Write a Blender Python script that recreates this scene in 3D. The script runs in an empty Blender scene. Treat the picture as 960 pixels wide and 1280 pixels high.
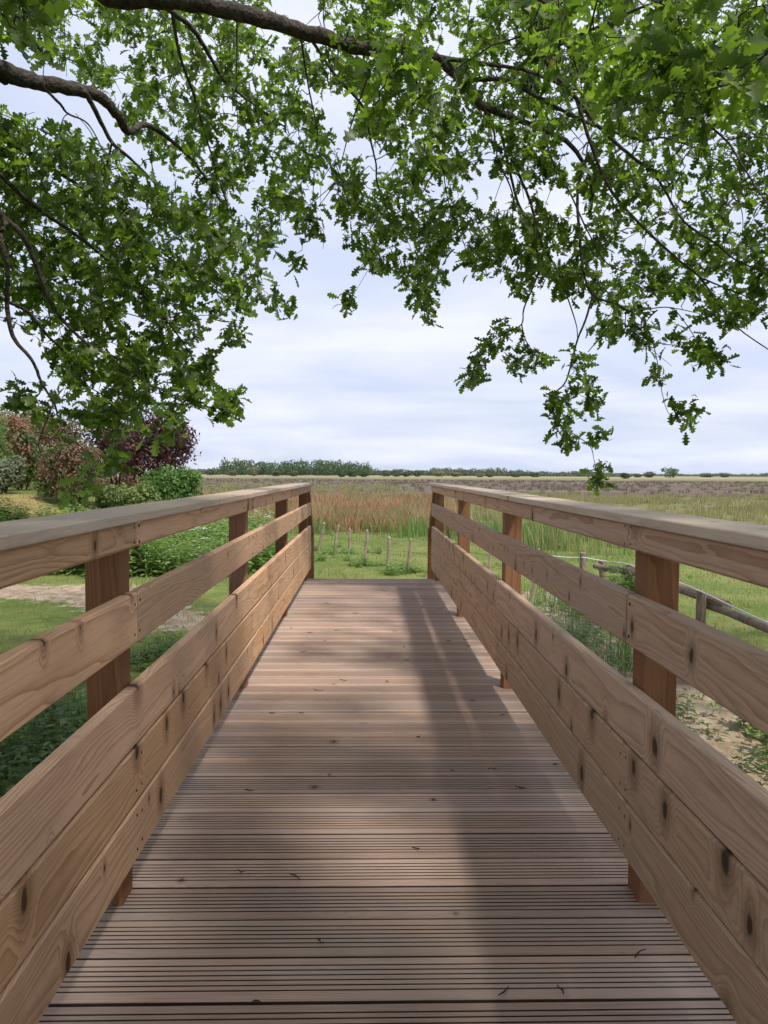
import bpy, math, random
import numpy as np
from mathutils import Vector, Matrix
random.seed(7); rng = np.random.default_rng(11)
S = bpy.context.scene
COL = S.collection

# ------------------------------------------------------------------ camera
PITCH, YAW, ROLL, CAMH, FPX = 0.0500, 0.0219, 0.0061, 1.1006, 958.95
def cam_axes():
    cp, sp, cy, sy = math.cos(PITCH), math.sin(PITCH), math.cos(YAW), math.sin(YAW)
    f = np.array([sy*cp, cy*cp, -sp]); r = np.array([cy, -sy, 0.0]); u = np.cross(r, f)
    cr, sr = math.cos(ROLL), math.sin(ROLL)
    return cr*r + sr*u, -sr*r + cr*u, f
AX_R, AX_U, AX_F = cam_axes()
CAM = np.array([0, 0, CAMH])
def P(px, py, d):
    """point of the place seen at photo pixel (px, py), d metres ahead along the bridge"""
    v = AX_R*(px-480) + AX_U*(640-py) + AX_F*FPX
    return CAM + v/v[1]*d
def proj(p):
    q = np.asarray(p) - CAM; z = q @ AX_F
    z = np.where(np.abs(z) < 1e-6, 1e-6, z)
    return 480 + FPX*(q @ AX_R)/z, 640 - FPX*(q @ AX_U)/z, z
cd = bpy.data.cameras.new('camera'); cam = bpy.data.objects.new('camera', cd); COL.objects.link(cam)
cd.sensor_fit = 'VERTICAL'; cd.sensor_height = 36; cd.lens = 36*FPX/1280
cd.clip_start = 0.05; cd.clip_end = 20000
m = Matrix.Identity(4)
for i in range(3):
    m[i][0], m[i][1], m[i][2], m[i][3] = AX_R[i], AX_U[i], -AX_F[i], CAM[i]
cam.matrix_world = m
S.camera = cam

# ------------------------------------------------------------------ sky, sun, exposure
SUN = Vector((0.37, -0.52, 1.0)).normalized()
HAZE = 0.00005
SUN_EL = math.asin(SUN.z); SUN_AZ = math.atan2(SUN.x, SUN.y)
W = bpy.data.worlds.new('World'); S.world = W; W.use_nodes = True
wt = W.node_tree; wt.nodes.clear()
def wn(t, **k):
    n = wt.nodes.new(t)
    for a, b in k.items(): setattr(n, a, b)
    return n
out = wn('ShaderNodeOutputWorld'); bg = wn('ShaderNodeBackground'); bg.inputs[1].default_value = 0.11
sky = wn('ShaderNodeTexSky', sky_type='NISHITA', sun_disc=False, sun_elevation=SUN_EL, sun_rotation=SUN_AZ)
sky.air_density = 1.0; sky.dust_density = 1.6; sky.ozone_density = 1.0
tc = wn('ShaderNodeTexCoord'); sep = wn('ShaderNodeSeparateXYZ')
wt.links.new(tc.outputs['Generated'], sep.inputs[0])
zm = wn('ShaderNodeMath', operation='MAXIMUM'); zm.inputs[1].default_value = 0.0
wt.links.new(sep.outputs[2], zm.inputs[0])
za = wn('ShaderNodeMath', operation='ADD'); za.inputs[1].default_value = 0.16
wt.links.new(zm.outputs[0], za.inputs[0])
dv = wn('ShaderNodeVectorMath', operation='DIVIDE'); cb = wn('ShaderNodeCombineXYZ'); cb.inputs[2].default_value = 1
for i in range(2): wt.links.new(za.outputs[0], cb.inputs[i])
wt.links.new(tc.outputs['Generated'], dv.inputs[0]); wt.links.new(cb.outputs[0], dv.inputs[1])
ns = wn('ShaderNodeTexNoise'); ns.inputs['Scale'].default_value = 0.6; ns.inputs['Detail'].default_value = 7; ns.inputs['Roughness'].default_value = 0.55; ns.inputs['Distortion'].default_value = 0.3
mp = wn('ShaderNodeMapping'); mp.inputs['Scale'].default_value = (1.0, 1.35, 0.0); mp.inputs['Location'].default_value = (3.1, 0.6, 0)
wt.links.new(dv.outputs[0], mp.inputs[0]); wt.links.new(mp.outputs[0], ns.inputs['Vector'])
r1 = wn('ShaderNodeMapRange'); r1.inputs[1].default_value = 0.30; r1.inputs[2].default_value = 0.58; r1.inputs[3].default_value = 0.80; r1.inputs[4].default_value = 1.0
wt.links.new(ns.outputs[0], r1.inputs[0])
ns2 = wn('ShaderNodeTexNoise'); ns2.inputs['Scale'].default_value = 1.0; ns2.inputs['Detail'].default_value = 6; ns2.inputs['Distortion'].default_value = 0.4
wt.links.new(mp.outputs[0], ns2.inputs['Vector'])
cr = wn('ShaderNodeValToRGB'); cr.color_ramp.elements[0].position = 0.36; cr.color_ramp.elements[1].position = 0.66
cr.color_ramp.elements[0].color = (5.2, 5.75, 7.4, 1); cr.color_ramp.elements[1].color = (6.85, 7.15, 8.2, 1)
wt.links.new(ns2.outputs[0], cr.inputs[0])
mx = wn('ShaderNodeMix', data_type='RGBA')
wt.links.new(r1.outputs[0], mx.inputs[0]); wt.links.new(sky.outputs[0], mx.inputs[6]); wt.links.new(cr.outputs[0], mx.inputs[7])
wt.links.new(mx.outputs[2], bg.inputs[0]); wt.links.new(bg.outputs[0], out.inputs[0])

sl = bpy.data.lights.new('sun', 'SUN'); sun = bpy.data.objects.new('sun', sl); COL.objects.link(sun)
sl.energy = 3.9; sl.angle = math.radians(3.6); sl.color = (1.0, 0.95, 0.87)
sun.rotation_euler = (-SUN).to_track_quat('-Z', 'Y').to_euler(); sun.location = (8, -4, 12)
V = S.view_settings; V.view_transform = 'Standard'; V.look = 'None'; V.exposure = 0.30; V.gamma = 1; V.use_curve_mapping = False
try:
    S.cycles.use_denoising = True
    S.cycles.max_bounces = 5; S.cycles.diffuse_bounces = 3; S.cycles.glossy_bounces = 2; S.cycles.transmission_bounces = 4; S.cycles.transparent_max_bounces = 4; S.cycles.volume_bounces = 0; S.cycles.adaptive_threshold = 0.02
except Exception: pass

# ------------------------------------------------------------------ helpers
def mesh_np(name, v, tris=None, quads=None):
    me = bpy.data.meshes.new(name); v = np.asarray(v, np.float32)
    tris = np.zeros((0, 3), np.int32) if tris is None else np.asarray(tris, np.int32)
    quads = np.zeros((0, 4), np.int32) if quads is None else np.asarray(quads, np.int32)
    nt, nq = len(tris), len(quads)
    me.vertices.add(len(v)); me.vertices.foreach_set('co', v.ravel())
    me.loops.add(nt*3+nq*4); me.loops.foreach_set('vertex_index', np.concatenate([tris.ravel(), quads.ravel()]))
    me.polygons.add(nt+nq)
    st = np.concatenate([np.arange(nt)*3, nt*3+np.arange(nq)*4]).astype(np.int32)
    me.polygons.foreach_set('loop_start', st)
    me.update(calc_edges=True); me.validate()
    return me
def obj(name, me, mat=None, parent=None, loc=(0, 0, 0), smooth=False):
    o = bpy.data.objects.new(name, me); COL.objects.link(o); o.location = loc
    if mat is not None and me is not None and not me.materials: me.materials.append(mat)
    if parent is not None: o.parent = parent
    if smooth: me.polygons.foreach_set('use_smooth', [True]*len(me.polygons))
    return o
def tag(o, label=None, cat=None, group=None, kind=None):
    if label: o['label'] = label
    if cat: o['category'] = cat
    if group: o['group'] = group
    if kind: o['kind'] = kind
    return o
def empty(name, loc=(0, 0, 0), parent=None):
    o = bpy.data.objects.new(name, None); COL.objects.link(o); o.location = loc; o.empty_display_size = 0.2
    if parent is not None: o.parent = parent
    return o
def smooth01(a, b, x):
    t = np.clip((x-a)/(b-a), 0, 1); return t*t*(3-2*t)
def wob(x, y, s=1.0, ph=0.0):
    """cheap smooth pseudo noise, about -1..1"""
    x = x*s; y = y*s
    return (np.sin(1.7*x+0.9*y+ph)+np.sin(-1.1*x+2.3*y+1.3+ph*2)+np.sin(3.1*x-1.9*y+2.1+ph)*.6+np.sin(4.7*x+4.1*y+0.4+ph*3)*.4)/3.0
def bar(name, size, ch=0.004):
    """a squared timber, long axis X, centred, with eased edges"""
    L, w, h = size[0]/2, size[1]/2, size[2]/2
    sec = [(-w+ch, -h), (w-ch, -h), (w, -h+ch), (w, h-ch), (w-ch, h), (-w+ch, h), (-w, h-ch), (-w, -h+ch)]
    v = [(-L, a, b) for a, b in sec] + [(L, a, b) for a, b in sec]
    q = [(i, (i+1) % 8, (i+1) % 8+8, i+8) for i in range(8)]
    me = bpy.data.meshes.new(name); me.from_pydata(v, [], [tuple(reversed(f)) for f in q] + [tuple(range(8)), tuple(range(15, 7, -1))])
    me.update(); return me
def catmull(pts, n=6):
    p = np.asarray(pts, float)
    if len(p) < 3:
        return np.array([p[0]+(p[-1]-p[0])*t for t in np.linspace(0, 1, n)])
    q = np.vstack([2*p[0]-p[1], p, 2*p[-1]-p[-2]]); o = []
    for i in range(1, len(q)-2):
        for t in np.arange(n)/n:
            a, b, c, d = q[i-1], q[i], q[i+1], q[i+2]
            o.append(.5*((2*b)+(-a+c)*t+(2*a-5*b+4*c-d)*t*t+(-a+3*b-3*c+d)*t**3))
    o.append(p[-1]); return np.array(o)
def tube_np(pts, rad, sides=6, jit=0.0):
    pts = np.asarray(pts, float); n = len(pts)
    rad = np.broadcast_to(np.asarray(rad, float), (n,))
    t = np.gradient(pts, axis=0); t /= np.linalg.norm(t, axis=1)[:, None]+1e-9
    ref = np.array([0.31, 0.17, 0.93]) if abs(t[:, 2]).mean() < .85 else np.array([0.9, 0.3, 0.1])
    a = np.cross(t, ref); a /= np.linalg.norm(a, axis=1)[:, None]+1e-9; b = np.cross(t, a)
    an = np.arange(sides)*2*np.pi/sides
    rr = rad[:, None]*(1+(rng.uniform(-jit, jit, (n, sides)) if jit else 0))
    v = pts[:, None, :]+(a[:, None, :]*np.cos(an)[None, :, None]+b[:, None, :]*np.sin(an)[None, :, None])*rr[..., None]
    i = np.arange(n-1)[:, None]*sides; k = np.arange(sides)[None, :]; k2 = (k+1) % sides
    q = np.stack([i+k, i+k2, i+sides+k2, i+sides+k], -1).reshape(-1, 4)
    return v.reshape(-1, 3), q
def tube_mesh(name, pts, rad, sides=8, jit=0.0, cap=True):
    v, q = tube_np(pts, rad, sides, jit)
    me = bpy.data.meshes.new(name); f = [tuple(x) for x in q.tolist()]
    if cap:
        n = len(v); f += [tuple(range(sides-1, -1, -1)), tuple(range(n-sides, n))]
    me.from_pydata(v.tolist(), [], f); me.update(); return me

# ------------------------------------------------------------------ materials
class NT:
    def __init__(s, name):
        s.m = bpy.data.materials.new(name); s.m.use_nodes = True; s.t = s.m.node_tree; s.t.nodes.clear()
        s.out = s.t.nodes.new('ShaderNodeOutputMaterial')
    def n(s, typ, ins=None, **k):
        x = s.t.nodes.new(typ)
        for a, b in k.items(): setattr(x, a, b)
        for a, b in (ins or {}).items(): s.put(x.inputs[a], b)
        return x
    def put(s, sock, b):
        if isinstance(b, bpy.types.NodeSocket): s.t.links.new(b, sock)
        else: sock.default_value = b
    def math(s, op, a, b=0.0, c=None, clamp=False):
        x = s.n('ShaderNodeMath', operation=op, use_clamp=clamp); s.put(x.inputs[0], a); s.put(x.inputs[1], b)
        if c is not None: s.put(x.inputs[2], c)
        return x.outputs[0]
    def mix(s, f, a, b, bt='MIX'):
        x = s.n('ShaderNodeMix', data_type='RGBA', blend_type=bt); s.put(x.inputs[0], f)
        for i, c in ((6, a), (7, b)): s.put(x.inputs[i], c if isinstance(c, bpy.types.NodeSocket) else (*c, 1) if len(c) == 3 else c)
        return x.outputs[2]
    def noise(s, vec, scale, detail=3, rough=.5, dist=0.0):
        return s.n('ShaderNodeTexNoise', {'Vector': vec, 'Scale': scale, 'Detail': detail, 'Roughness': rough, 'Distortion': dist}).outputs[0]
    def rng(s, x, a, b, c=0.0, d=1.0):
        n = s.n('ShaderNodeMapRange', interpolation_type='SMOOTHSTEP')
        for i, v in enumerate((x, a, b, c, d)): s.put(n.inputs[i], v)
        return n.outputs[0]
    def scale(s, vec, sc):
        return s.n('ShaderNodeVectorMath', {0: vec, 1: sc}, operation='MULTIPLY').outputs[0]
    def bump(s, h, strength, dist):
        return s.n('ShaderNodeBump', {'Height': h, 'Strength': strength, 'Distance': dist}).outputs[0]
    def bsdf(s, color, rough=.6, normal=None, spec=.3):
        b = s.n('ShaderNodeBsdfPrincipled', {'Roughness': rough, 'Specular IOR Level': spec})
        s.put(b.inputs['Base Color'], color if isinstance(color, bpy.types.NodeSocket) else (*color, 1))
        if normal is not None: s.put(b.inputs['Normal'], normal)
        return b.outputs[0]
    def done(s, sh): s.t.links.new(sh, s.out.inputs[0]); return s.m

def wood_mat(name, light, dark, knots=.5, weather=0.25, grey=(.30, .27, .245), ringscale=150., var=.16, rough=.72, streak=.85, knotcol=(.035, .02, .012), plane='xz'):
    """sawn softwood; local X is the length of the timber"""
    t = NT(name); co = t.n('ShaderNodeTexCoord').outputs['Object']; oi = t.n('ShaderNodeObjectInfo').outputs['Random']
    off = t.n('ShaderNodeCombineXYZ', {0: t.math('MULTIPLY', oi, 37.0), 1: t.math('MULTIPLY', oi, 3.0), 2: t.math('MULTIPLY', oi, 11.0)}).outputs[0]
    v = t.n('ShaderNodeVectorMath', {0: co, 1: off}, operation='ADD').outputs[0]
    sx = t.n('ShaderNodeSeparateXYZ', {0: v}); x, z = sx.outputs[0], sx.outputs[2]
    so = t.n('ShaderNodeSeparateXYZ', {0: co})
    kv = t.n('ShaderNodeCombineXYZ', {0: x, 1: t.math('MULTIPLY', z, .6) if plane == 'xz' else sx.outputs[1], 2: 0.0}).outputs[0]
    vo = t.n('ShaderNodeTexVoronoi', {'Vector': kv, 'Scale': 5.8, 'Randomness': 1.0}, voronoi_dimensions='2D')
    kc = t.n('ShaderNodeSeparateXYZ', {0: vo.outputs['Color']})
    on = t.math('LESS_THAN', kc.outputs[0], knots)
    kd = vo.outputs['Distance']
    kd = t.math('ADD', kd, t.math('MULTIPLY_ADD', t.noise(kv, 26., 2, .6), .10, -.05))
    kd = t.math('DIVIDE', kd, t.math('MULTIPLY_ADD', t.math('MULTIPLY', kc.outputs[1], kc.outputs[1]), 1.0, .38))
    warp = t.math('MULTIPLY', t.math('MULTIPLY', t.rng(kd, 0.0, .38, 1.0, 0.0), on), .022)
    low = t.noise(t.scale(v, (.85, 4.5, 4.5)), 1.0, 2, .45)
    mid = t.noise(t.scale(v, (3.0, 22., 22.)), 1.0, 2, .5)
    yy = t.math('ADD', so.outputs[1], t.math('MULTIPLY_ADD', oi, .10, .035)); zz = t.math('ADD', so.outputs[2], t.math('MULTIPLY_ADD', low, .26, -.13))
    rad = t.math('SQRT', t.math('ADD', t.math('MULTIPLY', yy, yy), t.math('MULTIPLY', zz, zz)))
    w = t.math('ADD', t.math('ADD', rad, warp), t.math('MULTIPLY', mid, .010))
    ring = t.math('FRACT', t.math('MULTIPLY', w, ringscale))
    ring = t.math('POWER', ring, 2.6)
    fine = t.noise(t.scale(v, (7., 260., 260.)), 1.0, 3, .6)
    big = t.noise(t.scale(v, (.9, 7., 7.)), 1.0, 3, .55)
    c = t.mix(t.math('MULTIPLY', ring, streak), light, dark)
    c = t.mix(t.rng(fine, .42, .75, 0., .35), c, tuple(a*.62 for a in dark))
    c = t.mix(t.rng(big, .45, .72, 0., weather), c, grey)
    dirt = t.noise(t.scale(v, (3.2, 9., 9.)), 1.0, 3, .65)
    c = t.mix(t.rng(dirt, .56, .78, 0., .30), c, tuple(a*.55 for a in dark))
    kn = t.noise(kv, 60., 2, .5)
    kdd = t.math('ADD', kd, t.math('MULTIPLY_ADD', kn, .05, -.025))
    halo = t.math('MULTIPLY', t.rng(kdd, .05, .28, .7, 0.0), on)
    core = t.math('MULTIPLY', t.rng(kdd, .045, .085, .88, 0.0), on)
    c = t.mix(halo, c, tuple(a*.62 for a in dark)); c = t.mix(core, c, knotcol)
    k = t.math('MULTIPLY_ADD', oi, 2*var, 1-var)
    hsv = t.n('ShaderNodeHueSaturation', {'Hue': t.math('MULTIPLY_ADD', t.math('FRACT', t.math('MULTIPLY', oi, 7.31)), .005, .4975), 'Saturation': t.math('MULTIPLY_ADD', t.math('FRACT', t.math('MULTIPLY', oi, 3.7)), .12, .94), 'Value': k, 'Color': c})
    b = t.bump(fine, .40, .0011)
    return t.done(t.bsdf(hsv.outputs[0], rough, b, .22))

M = {}
M['rail'] = wood_mat('rail_timber', (.66, .425, .262), (.375, .195, .092), knots=.66, weather=.18, grey=(.42, .32, .235), var=.13)
M['rail_grey'] = wood_mat('rail_timber_weathered', (.57, .395, .275), (.31, .185, .108), knots=.9, weather=.35, grey=(.46, .37, .295), streak=.75, var=.13)
M['cap'] = wood_mat('handrail_timber', (.58, .46, .35), (.40, .29, .21), knots=.12, weather=.8, grey=(.54, .46, .38), streak=.4, plane='xy')
M['post'] = wood_mat('post_timber', (.25, .12, .058), (.145, .066, .03), knots=.18, weather=.1, ringscale=130.)
M['deck'] = wood_mat('deck_timber', (.49, .345, .268), (.29, .19, .138), knots=.05, weather=.7, grey=(.43, .335, .28), streak=.55, var=.19, rough=.66, plane='xy')
M['groove'] = wood_mat('deck_groove_dark', (.085, .053, .037), (.055, .034, .024), knots=0., weather=.3, grey=(.12, .1, .08), var=.3, plane='xy')
M['beam'] = wood_mat('beam_timber', (.25, .17, .12), (.16, .1, .07), knots=.2)
def stake_mat(name, c1, c2):
    t = NT(name); co = t.n('ShaderNodeTexCoord').outputs['Object']
    a = t.noise(t.scale(co, (60., 60., 5.)), 1., 4, .6); b = t.noise(co, 4., 3)
    c = t.mix(t.rng(a, .35, .7), c1, c2); c = t.mix(t.rng(b, .5, .75, 0, .4), c, tuple(x*.5 for x in c2))
    return t.done(t.bsdf(c, .85, t.bump(a, .6, .006)))
M['stake'] = stake_mat('split_stake_wood', (.40, .31, .235), (.24, .17, .12))
M['log'] = stake_mat('log_wood', (.30, .23, .18), (.16, .115, .085))
M['bark'] = None
t = NT('oak_bark'); co = t.n('ShaderNodeTexCoord').outputs['Object']
a = t.noise(co, 28., 5, .65); vo = t.n('ShaderNodeTexVoronoi', {'Vector': co, 'Scale': 45.}).outputs['Distance']
c = t.mix(t.rng(a, .35, .65), (.030, .024, .020), (.075, .06, .05)); c = t.mix(t.rng(t.noise(co, 7., 3), .55, .7, 0, .35), c, (.11, .115, .085))
M['bark'] = t.done(t.bsdf(c, .9, t.bump(t.math('ADD', a, vo), .8, .008)))
def flat_mat(name, c, rough=.6, spec=.3, metal=0.0):
    t = NT(name); co = t.n('ShaderNodeTexCoord').outputs['Object']
    a = t.noise(co, 35., 3); s = t.bsdf(t.mix(a, tuple(x*.8 for x in c), tuple(min(1, x*1.15) for x in c)), rough, None, spec)
    s.node.inputs['Metallic'].default_value = metal
    return t.done(s)
M['screw'] = flat_mat('screw_head', (.028, .022, .02), .6)
M['rope'] = flat_mat('white_tape', (.75, .75, .73), .6)
M['wire'] = flat_mat('fence_wire', (.14, .13, .12), .5)
M['twig'] = flat_mat('dead_twig', (.045, .03, .022), .9)
M['flower_white'] = flat_mat('white_petals', (.75, .76, .68), .7)
M['flower_yellow'] = flat_mat('yellow_petals', (.75, .58, .04), .7)
def leaf_mat(name, c1, c2, tr, fac=.4, rough=.5, patch=None, pscale=.6, c3=None, spec=.35):
    t = NT(name); isl = t.n('ShaderNodeNewGeometry').outputs['Random Per Island']; oi = t.n('ShaderNodeObjectInfo').outputs['Random']
    r = t.math('FRACT', t.math('ADD', isl, t.math('MULTIPLY', oi, 5.3)))
    c = t.mix(r, c1, c2)
    if c3: c = t.mix(t.math('GREATER_THAN', t.math('FRACT', t.math('MULTIPLY', r, 13.7)), .86), c, c3)
    if patch:
        co = t.n('ShaderNodeNewGeometry').outputs['Position']
        n = t.noise(co, pscale, 3, .55)
        c = t.mix(t.rng(n, .42, .60), c, t.mix(r, patch[0], patch[1]))
    b = t.bsdf(c, rough, None, spec)
    tl = t.n('ShaderNodeBsdfTranslucent', {'Color': t.mix(1.0, c, (*tr, 1), 'MULTIPLY')}).outputs[0]
    x = t.n('ShaderNodeMixShader', {0: fac, 1: b, 2: tl}).outputs[0]
    return t.done(x)
M['oak'] = leaf_mat('oak_leaf', (.026, .050, .011), (.110, .165, .034), (2.9, 3.1, 1.1), .50, .42)
M['oak_dry'] = leaf_mat('dry_oak_leaf', (.42, .20, .08), (.5, .26, .1), (1.4, 1.2, .9), .4)
M['grass'] = leaf_mat('lawn_blades', (.14, .20, .045), (.22, .28, .08), (1.5, 1.6, 1.0), .35, .6, patch=((.19, .22, .07), (.28, .29, .11)), pscale=.45)
M['nettle'] = leaf_mat('nettle_leaves', (.045, .085, .022), (.09, .145, .04), (2.0, 2.2, 1.2), .35, .55)
M['weed'] = leaf_mat('pale_weed_leaves', (.12, .20, .05), (.23, .32, .10), (1.7, 1.8, 1.1), .35, .55)
M['greyweed'] = leaf_mat('grey_weed_leaves', (.16, .20, .11), (.26, .30, .17), (1.4, 1.5, 1.1), .3, .6)
M['reed_brown'] = leaf_mat('dry_reed_blades', (.30, .18, .10), (.47, .30, .175), (1.3, 1.2, 1.0), .3, .7, patch=((.22, .19, .085), (.34, .29, .15)), pscale=.22, c3=(.34, .15, .09))
M['reed_green'] = leaf_mat('green_reed_blades', (.08, .16, .04), (.17, .26, .075), (1.6, 1.7, 1.0), .35, .55)
M['sedge'] = leaf_mat('pale_sedge_blades', (.20, .21, .085), (.33, .30, .15), (1.4, 1.4, 1.0), .3, .65)
M['rush_dark'] = leaf_mat('dead_rush_blades', (.12, .088, .075), (.20, .15, .125), (1.2, 1.1, 1.0), .25, .75, patch=((.13, .12, .06), (.20, .19, .09)), pscale=.02)

# ------------------------------------------------------------------ terrain
G0 = -0.95
def H(x, y):
    x = np.asarray(x, float); y = np.asarray(y, float)
    z = np.full(np.broadcast(x, y).shape, G0)
    z = z + .035*wob(x, y, .35) + .02*wob(x, y, 1.1, 2.)
    r = np.sqrt(((x+14)/8.5)**2+((y-25)/10)**2)
    z = z + 1.45*smooth01(1.28, .72, r)
    z = z - .40*np.exp(-((y-3.2-.12*x)/1.1)**2)*smooth01(9., 3., np.abs(x))
    z = z + (.88+.03*wob(x, y, .8))*smooth01(.3, -1.5, y)
    far = smooth01(60, 200, np.hypot(x, y)); z = z*(1-far)+(G0+.05*wob(x, y, .03))*far
    return z
def axis(fine0, fine1, step, lo, hi, g=1.07):
    a = list(np.arange(fine0, fine1+1e-6, step)); s = step
    while a[-1] < hi: s *= g; a.append(a[-1]+s)
    b = [fine0]; s = step
    while b[-1] > lo: s *= g; b.append(b[-1]-s)
    return np.array(b[:0:-1]+a)
gx = axis(-16, 14, .3, -6000, 6000); gy = axis(-3, 30, .3, -400, 9000, 1.045)
X, Y = np.meshgrid(gx, gy); Z = H(X, Y)
nx, ny = len(gx), len(gy)
i = np.arange(ny-1)[:, None]*nx+np.arange(nx-1)[None, :]
me = mesh_np('ground', np.stack([X, Y, Z], -1).reshape(-1, 3), quads=np.stack([i, i+1, i+nx+1, i+nx], -1).reshape(-1, 4))
def blob(cx, cy, rx, ry): return np.exp(-(((X-cx)/rx)**2+((Y-cy)/ry)**2))
def seg(ax, ay, bx, by, w):
    t_ = np.clip(((X-ax)*(bx-ax)+(Y-ay)*(by-ay))/((bx-ax)**2+(by-ay)**2), 0, 1)
    return np.exp(-((X-ax-t_*(bx-ax))**2+(Y-ay-t_*(by-ay))**2)/w**2)
dirt = np.maximum.reduce([.95*seg(-9, 13.6, -4.6, 12.9, 1.0), .8*seg(-4.6, 12.6, -2.3, 10.4, .8), .95*seg(2.75, 5.0, 2.9, 9.5, .75), .9*seg(2.9, 9.5, 2.7, 13, .65), .9*blob(0, 3.2, 1.2, 1.6), .6*blob(0, -1, 3, 1)])
dry = np.maximum.reduce([blob(-9.3, 18.5, 2.2, 2.6), .8*blob(-11.5, 21, 2.5, 2.5), .5*blob(4.5, 7.5, 2.5, 2.5)])
shade = np.maximum(.9*blob(-3, 3.5, 3.2, 2.2), .5*blob(2.2, 3.4, 1.6, 1.6))  # undergrowth patches with the ditch shade painted into the ground colour
for nm, arr in (('dirt', dirt), ('dry', dry), ('lush_shade', shade)):
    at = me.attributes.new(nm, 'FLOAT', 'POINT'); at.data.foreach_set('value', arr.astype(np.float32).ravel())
t = NT('ground_cover'); pos = t.n('ShaderNodeNewGeometry').outputs['Position']
sp = t.n('ShaderNodeSeparateXYZ', {0: pos}); gxs, gys = sp.outputs[0], sp.outputs[1]
def attr(n): return t.n('ShaderNodeAttribute', attribute_name=n).outputs['Fac']
n1 = t.noise(pos, .5, 4, .6); n2 = t.noise(pos, 6., 5, .65); n3 = t.noise(pos, 45., 4, .65)
c = t.mix(t.rng(n1, .38, .62), (.12, .165, .04), (.20, .22, .07)); c = t.mix(t.rng(n2, .45, .7, 0, .6), c, (.26, .25, .10)); c = t.mix(t.rng(n3, .45, .7, 0, .45), c, (.07, .10, .025))
c = t.mix(t.math('MULTIPLY', attr('lush_shade'), .85), c, t.mix(n3, (.02, .035, .01), (.05, .075, .02)))
c = t.mix(t.rng(t.math('ADD', attr('dry'), t.math('MULTIPLY_ADD', n2, .9, -.45)), .35, .75), c, t.mix(n2, (.33, .20, .09), (.26, .24, .10)))
sand = t.mix(t.rng(n2, .35, .65), (.30, .215, .14), (.46, .37, .275)); sand = t.mix(t.rng(n3, .55, .75, 0, .5), sand, (.17, .13, .08))
c = t.mix(t.rng(t.math('ADD', attr('dirt'), t.math('MULTIPLY_ADD', n2, 1.1, -.55)), .42, .62), c, sand)
# marsh bands, broken up by large noise
sv = t.scale(pos, (.012, .03, 0.)); m1 = t.noise(sv, 1.0, 5, .6); m2 = t.noise(t.scale(pos, (.05, .16, 0.)), 1.0, 5, .65)
yd = t.math('MULTIPLY', gys, t.math('MULTIPLY_ADD', m1, .9, .55))
mar = t.mix(t.rng(m2, .35, .65), (.20, .165, .085), (.145, .16, .06))
c = t.mix(t.rng(gys, 24., 30.), c, mar)
heath = t.mix(t.rng(m2, .32, .62), (.085, .062, .055), (.15, .112, .095)); heath = t.mix(t.rng(m1, .52, .62, 0, .8), heath, (.16, .175, .06))
c = t.mix(t.rng(yd, 58., 80.), c, heath)
gr = t.mix(m2, (.17, .175, .07), (.24, .22, .115))
c = t.mix(t.rng(yd, 290., 330.), c, gr)
c = t.mix(t.rng(yd, 430., 520.), c, t.mix(m2, (.31, .25, .165), (.25, .225, .14)))
c = t.mix(t.rng(gys, 800., 1100.), c, (.20, .22, .10))
hgt = t.math('ADD', t.math('MULTIPLY', n2, .6), n3)
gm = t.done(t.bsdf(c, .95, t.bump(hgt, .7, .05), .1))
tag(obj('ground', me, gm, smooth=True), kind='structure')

# marsh pools (lie in shallow hollows, a few millimetres above the ground sheet)
t = NT('marsh_water'); pos = t.n('ShaderNodeNewGeometry').outputs['Position']
wb = t.bsdf((.05, .05, .045), .12, t.bump(t.noise(pos, 3., 3), .15, .05), .5); M['water'] = t.done(wb)
def pool(px, py, wm, dm):
    d = 2.05*FPX/(py-(591.5+(px-459)*ROLL)); c0 = P(px, py, d)
    n = 26; an = np.arange(n)*2*np.pi/n
    rr = 1+.22*np.sin(3*an+px)+.15*np.sin(5*an+py)+.1*np.sin(9*an)
    v = np.stack([c0[0]+wm/2*rr*np.cos(an), c0[1]+dm/2*rr*np.sin(an), np.full(n, 0.)], -1)
    v[:, 2] = max(H(v[:, 0], v[:, 1]).max(), float(H(c0[0], c0[1])))+.02
    me = bpy.data.meshes.new('pool'); me.from_pydata(v.tolist(), [], [tuple(range(n))]); me.update()
    tag(obj('water', me, M['water']), kind='structure')
pool(800, 628, 5, .9); pool(915, 634, 8, 1.0); pool(945, 624, 8, 1.4); pool(640, 613, 6, 2)

# ------------------------------------------------------------------ footbridge
bridge = tag(empty('footbridge', (0, 0, 0)), 'brown timber footbridge with grooved deck and plank railings', 'footbridge')
DX0, DX1 = -.735, .825
def deck_mesh():
    wdt = .1400; pts = [(0, -.027), (0, -.003), (.003, 0)]
    for k in range(6):
        a = .0300+.0166*k; pts += [(a-.0023, 0), (a-.0018, -.006), (a+.0018, -.006), (a+.0023, 0)]
    pts += [(wdt-.003, 0), (wdt, -.003), (wdt, -.027)]
    n = len(pts); L = (DX1-DX0)/2; cy = wdt/2
    v = [(-L, a-cy, b) for a, b in pts]+[(L, a-cy, b) for a, b in pts]
    f = [(k, k+n, (k+1) % n+n, (k+1) % n) for k in range(n)]+[tuple(range(n)), tuple(range(2*n-1, n-1, -1))]
    me = bpy.data.meshes.new('deck_plank'); me.from_pydata(v, [], f); me.update()
    me.materials.append(M['deck']); me.materials.append(M['groove'])   # darker material in the grooves and on the sawn edges
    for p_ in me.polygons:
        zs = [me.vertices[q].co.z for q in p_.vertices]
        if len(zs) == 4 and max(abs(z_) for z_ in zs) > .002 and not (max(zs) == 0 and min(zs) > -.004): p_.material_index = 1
    return me
dm = deck_mesh(); Y_GAP = 1.5468+.003
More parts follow.
